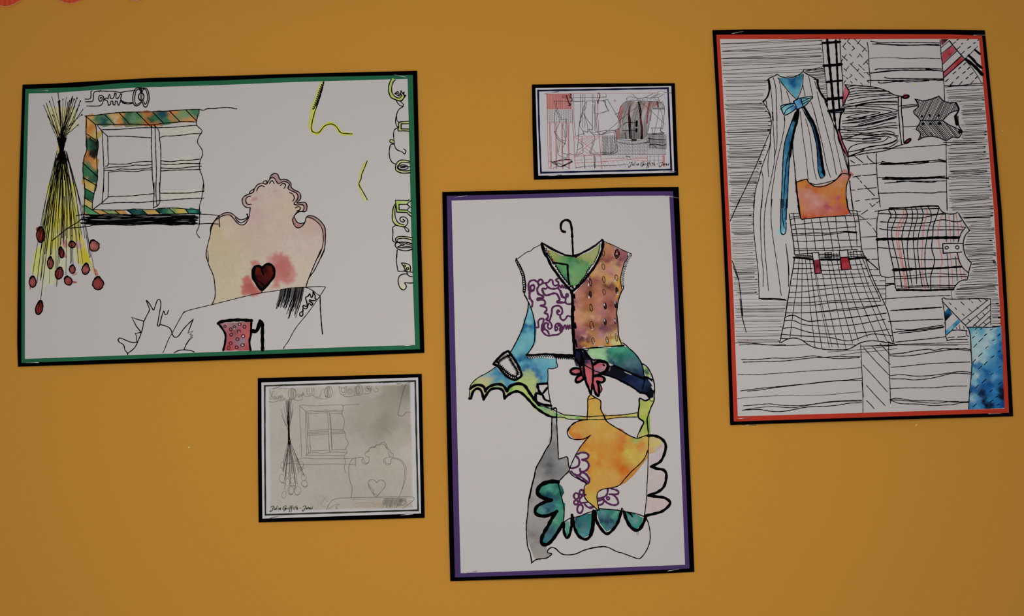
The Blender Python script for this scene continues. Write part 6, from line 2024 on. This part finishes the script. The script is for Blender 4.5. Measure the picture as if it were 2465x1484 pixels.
F @Z 1280 1085 1430 1045 1480 1110 1560 1150 1700 1140 1850 1070 1970 960 2110 970 2120 1000 2060 1120 2040 1250 2065 1484 @b 1695 0 1720 190 1640 205 1300 235 1130 262 1100 240 1075 0 @Z 1310 1484 1290 1250 / @Z 1320 1110 C47028 1400 1100 C06A20 1450 1160 A85028 1560 1200 B85824 1650 1220 C06428 1720 1220 C06C30 1400 1200 BC7454 1450 1280 C0806C 1550 1330 BC7C70 1340 1300 B8705C 1700 1330 C0784C 1650 1420 BC7468 1820 1180 BC7038 1880 1120 B8704C 1870 1250 C06C28 1910 1330 A84858 1960 1260 BC7438 1950 1120 BC7C50 2000 1010 B87464 2060 980 B07060 2030 1100 BC6834 1990 1200 C46818 2010 1350 C46014 1900 1450 B85850 2000 1450 B45024 1500 1450 BC7460 1760 1470 A84858 @b 1150 40 BC7058 1100 100 C47834 1130 200 BC6430 1200 130 BC7060 1300 60 C4847C 1300 150 B46450 1380 180 AC5448 1440 100 A04450 1500 60 C46C34 1540 40 C86C20 1480 150 BC7060 1590 90 AC4C4C 1600 130 A84848 1650 60 C86818 1680 30 CC6C18 1600 170 B8583C 1680 180 B44824 1500 200 BC5C38 1400 220 B4542C 1250 220 B84C24 1150 240 A82C18 1200 200 BC6040 1640 190 B8502C / jag=.4 rim=.12
f @Z 1300 1070 1340 1040 1370 1045 1350 1070 / B87870
f @Z 1950 950 2010 885 2045 890 2060 930 2110 925 2160 970 2140 1005 2110 985 2080 970 1990 955 / @Z 2010 920 B47870 2060 940 B07070 2130 980 B06058 / jag=.3
F @Z 1265 1100 1250 1240 1290 1280 1280 1150 / B06070 / jag=.3
@Z
b3.2 1275 1087 1350 1065 1430 1043 1470 1100 1560 1155 1680 1158 1800 1110 1900 1042 1975 957 2115 970
b2.6 1975 965 1900 1040 1820 1070 1700 1105 1560 1125 1480 1098
b3.6 1262 1060 1280 1250 1312 1490
b2.6 1250 980 1275 1120
b3 2115 972 2055 1130 2045 1300 2068 1490
b2.2 2090 960 2080 1010
b2.2 2095 1070 2110 1200 2130 1350 2150 1490
@b
b3.2 1068 0 1085 130 1102 250 1135 255
b3 1135 252 1350 232 1550 218 1722 207
b3.2 1690 0 1702 100 1735 192
b3 1062 80 1085 190 1100 240
b2.4 1745 0 1770 145
= checked_skirt
hook stripes_skirt
@b
b3 953 188 970 300 980 380 1000 500 1012 600 1020 700
B2.4 970 182 1080 182
B2.4 1730 145 1815 148
b2.8 1815 148 1835 230 1850 350 1862 500 1875 620 1882 662
B2.2 1735 187 1828 188
B2.6 1725 212 1850 206 
b2.4 1008 180 1020 260 1045 420 1065 560 1085 702
b2.2 1145 262 1158 400 1175 560 1188 712
b2.2 1235 262 1262 400 1280 540 1290 655
b2.2 1340 232 1370 400 1388 540 1402 655
b2.2 1435 232 1470 400 1495 540 1512 670
b2.2 1545 222 1560 400 1580 520 1602 645
b2.2 1665 210 1700 380 1730 540 1752 640
b2 1762 150 1790 280 1810 450 1818 605
b2.4 968 228 1085 215
b2.4 970 260 1030 242 1105 238
b2.4 975 330 1100 318 1250 300 1450 288 1650 288 1840 286
b2.4 985 388 1100 378 1300 382 1500 376 1650 360 1810 352
b2.6 990 442 1150 436 1300 430 1450 432 1600 415 1700 408 1815 422
b4 1650 414 1812 424
b2.4 985 465 1150 455 1300 462 1500 445 1650 425
b2.4 1010 535 1200 536 1450 520 1600 524 1830 520
b2.4 1020 630 1200 632 1450 625 1700 608 1872 606
b2.4 1020 655 1200 655 1400 655 1600 650 1825 642
b2.4 1018 702 1080 702 1200 690 1245 692
b2.4 1030 715 1230 718
b2.2 1030 728 1240 732
b2.2 1120 742 1240 740
b4.6 1010 745 1100 750 1255 768
b2.4 1335 702 1420 698
b2.2 1340 712 1590 702
b2.2 1350 740 1590 735
b2.2 1500 718 1590 718
b5 1355 770 1480 772 1595 770
b2.4 1700 690 1800 665 1880 668
b2.2 1705 708 1890 702
b2.2 1715 735 1900 722
b5.6 1720 762 1820 752 1925 746
B2 1735 665 1745 745
B2 1770 660 1780 745
B2 1810 660 1825 740
B2 1860 660 1885 738
b3 1885 662 1905 710 1925 748
B2.6 1410 682 1492 678 1492 748 1410 750 1410 682
B2 1412 700 1490 698
B2 1412 716 1490 714
B2 1412 733 1490 731
B2.2 1450 680 1452 745
B2.2 1520 690 1525 760
B2.2 1560 690 1565 760
F 1248 688 1325 683 1335 765 1256 766 / B4AEAC / jag=.1
F 1262 778 1336 768 1362 945 1282 950 / @b 1300 800 7C2430 1320 860 5C1018 1310 920 8C3440 / jag=.2
F 1592 656 1695 648 1705 735 1605 742 / B4AEAC / jag=.1
F 1605 748 1705 742 1742 890 1620 902 / @b 1650 780 8C1C24 1660 850 A43038 1700 870 982C34 / jag=.2
f 1595 780 1605 800 1610 880 1595 880 1600 840 / B05060
B3.2 1245 690 1258 772
B3.2 1240 685 1328 680
B3 1328 680 1338 765
B3.4 1262 778 1282 952 1365 945 1340 765
B3 1590 655 1602 745
B3.2 1590 655 1698 645 1706 738 1600 744
B3.2 1606 745 1622 905 1745 893 1706 740
b3 1020 750 1000 900 975 1030 950 1200 930 1320 905 1490
b2.8 1925 745 1950 830 1990 940 2050 1080 2130 1250 @d 1830 110 1870 250 1895 400 1912 500
b2.4 1890 760 1940 880 1985 1000 2060 1160 2120 1290
b2.4 1935 750 2000 820 2090 898
b2.2 1015 816 1120 820 1255 822
b2.2 1365 838 1480 840 1600 832
b2.2 1745 840 1890 832
b2.2 1005 888 1250 884
b2.4 1365 908 1500 908 1615 902
b2.4 1740 896 1850 892 1950 885
b2.2 1000 948 1120 948 1258 938
b2.2 1380 958 1550 958 1885 952
b2.2 1000 1018 1200 1024 1450 1010 1700 1002 1990 985
b2.2 975 1105 1200 1108 1500 1095 1975 1070
b2.2 950 1190 1100 1185 1300 1160 1600 1125 2015 1105
b2.2 945 1255 1200 1252 1450 1220 1700 1200 2090 1180
b2.2 935 1322 1150 1322 1450 1300 1800 1280 2092 1262
b2.6 930 1350 1150 1352 1300 1348 1500 1318 1800 1312 2120 1300
b2.4 910 1450 1100 1450 1350 1435 1600 1405 2120 1352
@d
b3 635 492 665 350 690 230 722 20
b3 650 490 720 450 800 437 880 460 960 515 1050 550 1200 568 1380 565 1450 540 1540 490 1650 468 1750 475 1905 500
b2.4 705 155 850 156 1000 152 1250 135 1500 115 1810 65
b3 705 205 740 188 800 186 870 220 960 250 1100 240 1200 230 1500 200 1825 160
b2.6 690 245 790 242 880 282 1000 298 1150 305 1300 302 1500 285 1810 228
b2.6 680 330 780 318 880 350 1000 380 1200 393 1500 380 1700 362 1858 340
b2.6 655 395 850 412 1100 425 1200 432 1350 465 1450 462 1600 410 1700 392 1890 412
b2.6 645 440 730 446
b2.4 895 470 1100 488 1300 505 1480 516
b2.6 1840 478 1905 500
B2.6 1850 252 1948 250
B2.4 1875 128 1948 132
B2.4 1930 338 1948 340
B2.4 1905 375 1948 372
= lower_planks
@d
b2.4 205 678 400 675 560 662 700 664 850 655 1000 637 1070 645 1150 652 1300 642 1400 648 1532 645
b2.4 225 707 400 702 600 698 750 688 900 670 1050 655 1150 655 1250 666 1400 664 1525 655
b1.9 168 845 400 845 700 825 1000 803 1250 790 1550 768
b2.4 200 1028 400 1002 600 982 800 962 1000 945 1200 922 1400 905 1552 888
b2.2 275 1030 400 1020 600 990 900 955 1200 920 1552 912
b1.4 162 1113 300 1100 550 1085 800 1078 1150 1072 1400 1050 1550 1038
b2.2 232 1196 400 1182 520 1173 650 1188 850 1193 1050 1170 1200 1148 1400 1135 1550 1133
b2 215 1243 400 1215 550 1205 800 1214 1000 1180 1250 1150 1550 1143
b2.6 215 1243 400 1235 480 1248 600 1260 720 1250 900 1215 1000 1205 1150 1200 1300 1185 1420 1165 1550 1160
b2 142 490 350 498 550 518 700 520 800 518 950 510
b2 182 515 350 505 500 515 700 512
b2.2 1538 510 1545 650 1555 850 1562 1000 1565 1272
b3.4 1555 930 1568 1095
b2.2 1850 478 1852 600 1858 800 1868 1000 1872 1168
b2.2 1572 545 1700 690 1860 855
b2.2 1665 525 1760 630 1868 732
b2.4 1755 500 1810 560 1865 620
b2.2 1565 740 1700 885 1838 1040
b2.2 1602 965 1700 1075 1812 1192
b2.4 1605 1138 1650 1180 1690 1228
b1.5 1170 594 1400 578 1600 560 1948 515
b1.5 1310 628 1500 602 1700 585 1948 555
b2.2 1535 528 1700 525 1948 518
@e
b2.8 380 712 550 695 620 680 750 660 830 655 870 668 940 655 980 645 1080 652 1180 645 1288 660
b2.8 380 728 500 733 650 722 850 690 1050 660 1150 658 1288 674
b2.4 395 857 550 845 700 828 900 812 1275 797
b2.4 380 952 480 940 550 942 650 955 800 952 950 935 1100 912 1180 905 1292 913
b2.4 380 986 550 988 640 998 780 988 900 968 1050 930 1130 924 1290 933
b2.2 380 1098 550 1088 850 1085 1050 1070 1240 1066
b2.4 380 1218 450 1202 540 1215 650 1228 900 1232 1100 1245 1260 1242
b2.2 380 1220 500 1226 700 1245 900 1258 1050 1240 1150 1240
b2.4 385 1222 500 1262 700 1268 850 1285 1000 1278 1100 1272 1160 1255 1262 1248
b3 395 222 480 218 700 208 960 186
b2.2 480 215 700 198 950 185
b2.8 365 346 600 335 800 325 972 320
b2.8 450 430 600 440 800 412 972 385
b2.8 425 468 560 450 700 440 980 402
b3 480 478 700 455 980 412
b2.8 445 576 600 560 800 540 1008 515
b1.8 430 602 650 596 900 588 1258 576
b1.6 60 622 350 608 700 600 1262 602
b1.4 430 606 800 612 1140 610
= blue_quilt_square
F @e 1262 405 1450 415 1625 395 1632 550 1642 750 1645 1000 1662 1312 1450 1322 1262 1328 1268 1200 1285 950 1292 750 1285 600 1270 470 / @e 1300 430 5490A4 1400 450 5494AC 1340 500 8CB0B8 1480 440 94ACB4 1550 420 84A8B4 1500 510 9CB4B8 1590 440 4088AC 1600 500 2878A8 1450 600 9CB4BC 1350 560 8CB0B8 1540 560 6CA0B4 1570 620 3880A8 1620 600 145890 1350 680 9CB4B8 1440 700 8CB0BC 1500 680 5C9CB8 1600 680 14609C 1630 740 084488 1540 720 488CB0 1350 780 A4B8B8 1320 830 186090 1370 830 246C9C 1430 780 88B0BC 1450 850 3880A8 1520 800 3880A8 1600 800 24689C 1310 900 5C94A8 1350 960 94B4BC 1450 900 0C5090 1480 940 145890 1400 950 3078A4 1550 880 2C78A8 1620 900 1C689C 1540 970 5090B4 1320 1030 74A4B4 1380 1020 2870A8 1440 1060 0C4C8C 1500 1060 0C4484 1580 1030 1C6498 1640 1050 0C3C74 1310 1100 14508C 1330 1130 1C5C90 1390 1140 041C44 1430 1150 061C40 1480 1120 145C9C 1550 1120 2478AC 1620 1120 04102C 1630 1180 020818 1300 1200 84A8B8 1340 1200 5C90B0 1380 1230 2C70A4 1430 1230 020C20 1450 1280 040C20 1500 1220 2470A8 1510 1280 061430 1560 1200 1C68A4 1590 1270 1C64A0 1640 1280 0C3C78 1400 1290 206CA4 1300 1300 2C6C9C 1350 1300 4080AC / jag=.5 rim=.15 pow=2.6
@e
b2.6 1265 450 1282 530 1288 650 1292 750 1295 850 1285 1000 1270 1130 1260 1325
B2 1330 435 1350 422
B2 1390 435 1410 420
B2 1500 440 1525 430
B2.2 1300 532 1325 512
B2 1342 480 1352 475
B2.6 1435 505 1460 485
B2.4 1375 572 1418 532
B2.4 1585 508 1612 485
B2.4 1525 560 1548 548
B2.4 1315 635 1352 595
B2.2 1450 645 1480 620
B2.2 1590 685 1615 672
B2.4 1370 735 1412 698
B2.2 1510 752 1545 728
B2.4 1310 800 1340 768
B2.4 1435 828 1470 792
B2.4 1370 875 1408 842
B2.2 1592 860 1622 845
B2.2 1505 942 1532 922
B2.2 1300 945 1320 925
B2.4 1410 1030 1455 990
B2.4 1335 1090 1372 1055
B2.2 1590 1050 1630 1020
B2.2 1495 1130 1525 1110
B2.2 1560 1195 1595 1170
B2.2 1500 1245 1532 1225
B2.4 1310 1300 1345 1265
B2.2 1575 1280 1605 1268
B2.2 1275 1135 1295 1130
= triangle_quilt
F @e 985 245 1035 195 1078 262 1000 345 990 300 / @e 1010 230 1C6088 1050 250 14507C 1000 310 020814 1040 280 020814 / jag=.3
F @e 1022 430 1145 318 1170 350 1010 505 1000 460 / @e 1100 390 3C80A4 1150 340 388CB0 1130 390 14406C 1030 460 3480AC 1060 420 74A4B4 / jag=.3
@e
b2.8 958 95 985 80 1000 92 1150 95 1350 90 1505 93
b3 1140 93 1220 92
b2.4 965 95 980 190 990 250 998 350 1000 420 1005 510 1025 555
b2.8 965 120 1040 200 1110 272 1180 345 1230 395 1262 440 1280 520 1288 700
b2 1505 95 1508 385
B2.4 1185 335 1475 105
B2.4 1225 385 1508 148
B2.4 1310 400 1505 215
B2.4 1368 402 1505 285
B2.4 1432 400 1505 345
B2.2 1350 185 1370 202
B2.2 1260 205 1290 232
B2.2 1455 185 1470 202
B2.2 1252 318 1280 345
B2.2 1350 288 1385 325
B2.2 1415 248 1445 275
B2.2 1320 378 1350 400
B2.2 1420 352 1460 385
B2.2 1480 290 1505 320
B2.6 1042 135 1065 155
B2.6 1108 190 1125 210
B2.6 1190 260 1212 278
B2.2 1172 125 1210 160
B2.2 1292 125 1305 135
B2.2 1368 95 1400 125
B2.2 1262 95 1275 105
B2.2 1440 95 1462 115
b3 1250 410 1400 408 1500 410 1605 400
b2.8 1085 445 1150 440 1240 450
b2.6 1010 562 1080 548 1245 547
B2.6 1028 525 1100 520 
B2.6 1135 520 1225 512
B2.4 1232 450 1235 500 1262 512
B2 1120 410 1128 425
B2 1158 385 1155 405
B2 1162 410 1162 428
B2 1205 400 1210 430
B2.2 1000 360 985 362
B2.4 1010 500 1085 435
= pink_smudge
r2.6 @d 275 455 280 475
"""
draw(S5, sheet5, .0005, T5)
# ================================================================== staples
staple(84.5, 219.3, 117, 218.0, 'dull steel staple at the top left corner of the green mount', S1)
staple(948.3, 179.9, 979.5, 186.3, 'thin slanting staple at the top right corner of the green mount', S1)
staple(60.8, 873.9, 93.3, 873.5, 'steel staple at the bottom left corner of the green mount', S1)
staple(963.6, 833.6, 995.7, 831.6, 'shiny staple at the bottom right corner of the window drawing', S1, .0003)
staple(655.7, 936.3, 687.5, 929.2, 'slanting staple at the top left corner of the pencil print', S2)
staple(954.5, 924.9, 988, 922.0, 'shiny staple at the top right corner of the pencil print', S2, .0003)
staple(650, 1248, 682.4, 1240.9, 'slanting staple at the bottom left corner of the pencil print', S2)
staple(964.4, 1241.2, 995, 1238.7, 'bright staple at the bottom right corner of the pencil print', S2)
staple(1312.1, 226.2, 1345, 220.7, 'slanting staple at the top left corner of the small navy-lined print', S3)
staple(1583, 222, 1616, 223.7, 'staple at the top right corner of the small navy-lined print', S3)
staple(1320, 424.1, 1352, 421.1, 'staple at the bottom left corner of the small navy-lined print', S3)
staple(1596.9, 412.7, 1627.7, 413.7, 'staple beside the lettering at the bottom right of the small print', S3)
staple(1093.8, 475.3, 1126.7, 470.9, 'staple at the top left corner of the purple mount', S4)
staple(1603, 472, 1634.2, 477.2, 'slanting staple at the top right corner of the purple mount', S4)
staple(1116.6, 1381.7, 1147.6, 1376.4, 'bright staple at the bottom left corner of the purple mount', S4, .0003)
staple(1606.8, 1376, 1636.8, 1370.3, 'bright staple at the bottom right corner of the purple mount', S4)
staple(1761.5, 81, 1789.8, 75.6, 'thin slanting staple at the top left corner of the red-mounted picture', S5)
staple(2343.4, 84.6, 2372.2, 84.7, 'staple at the top right corner of the red-mounted picture', S5)
staple(1775.6, 1008.9, 1805.8, 1005.7, 'bright staple on the red mount at its bottom left corner', S5)
staple(1790.7, 1024.6, 1820.9, 1024.0, 'staple in the mustard paper just below the bottom left of the red-mounted picture', None)
staple(2379.1, 997.1, 2410.4, 995.8, 'staple at the bottom right corner of the red mount', S5)
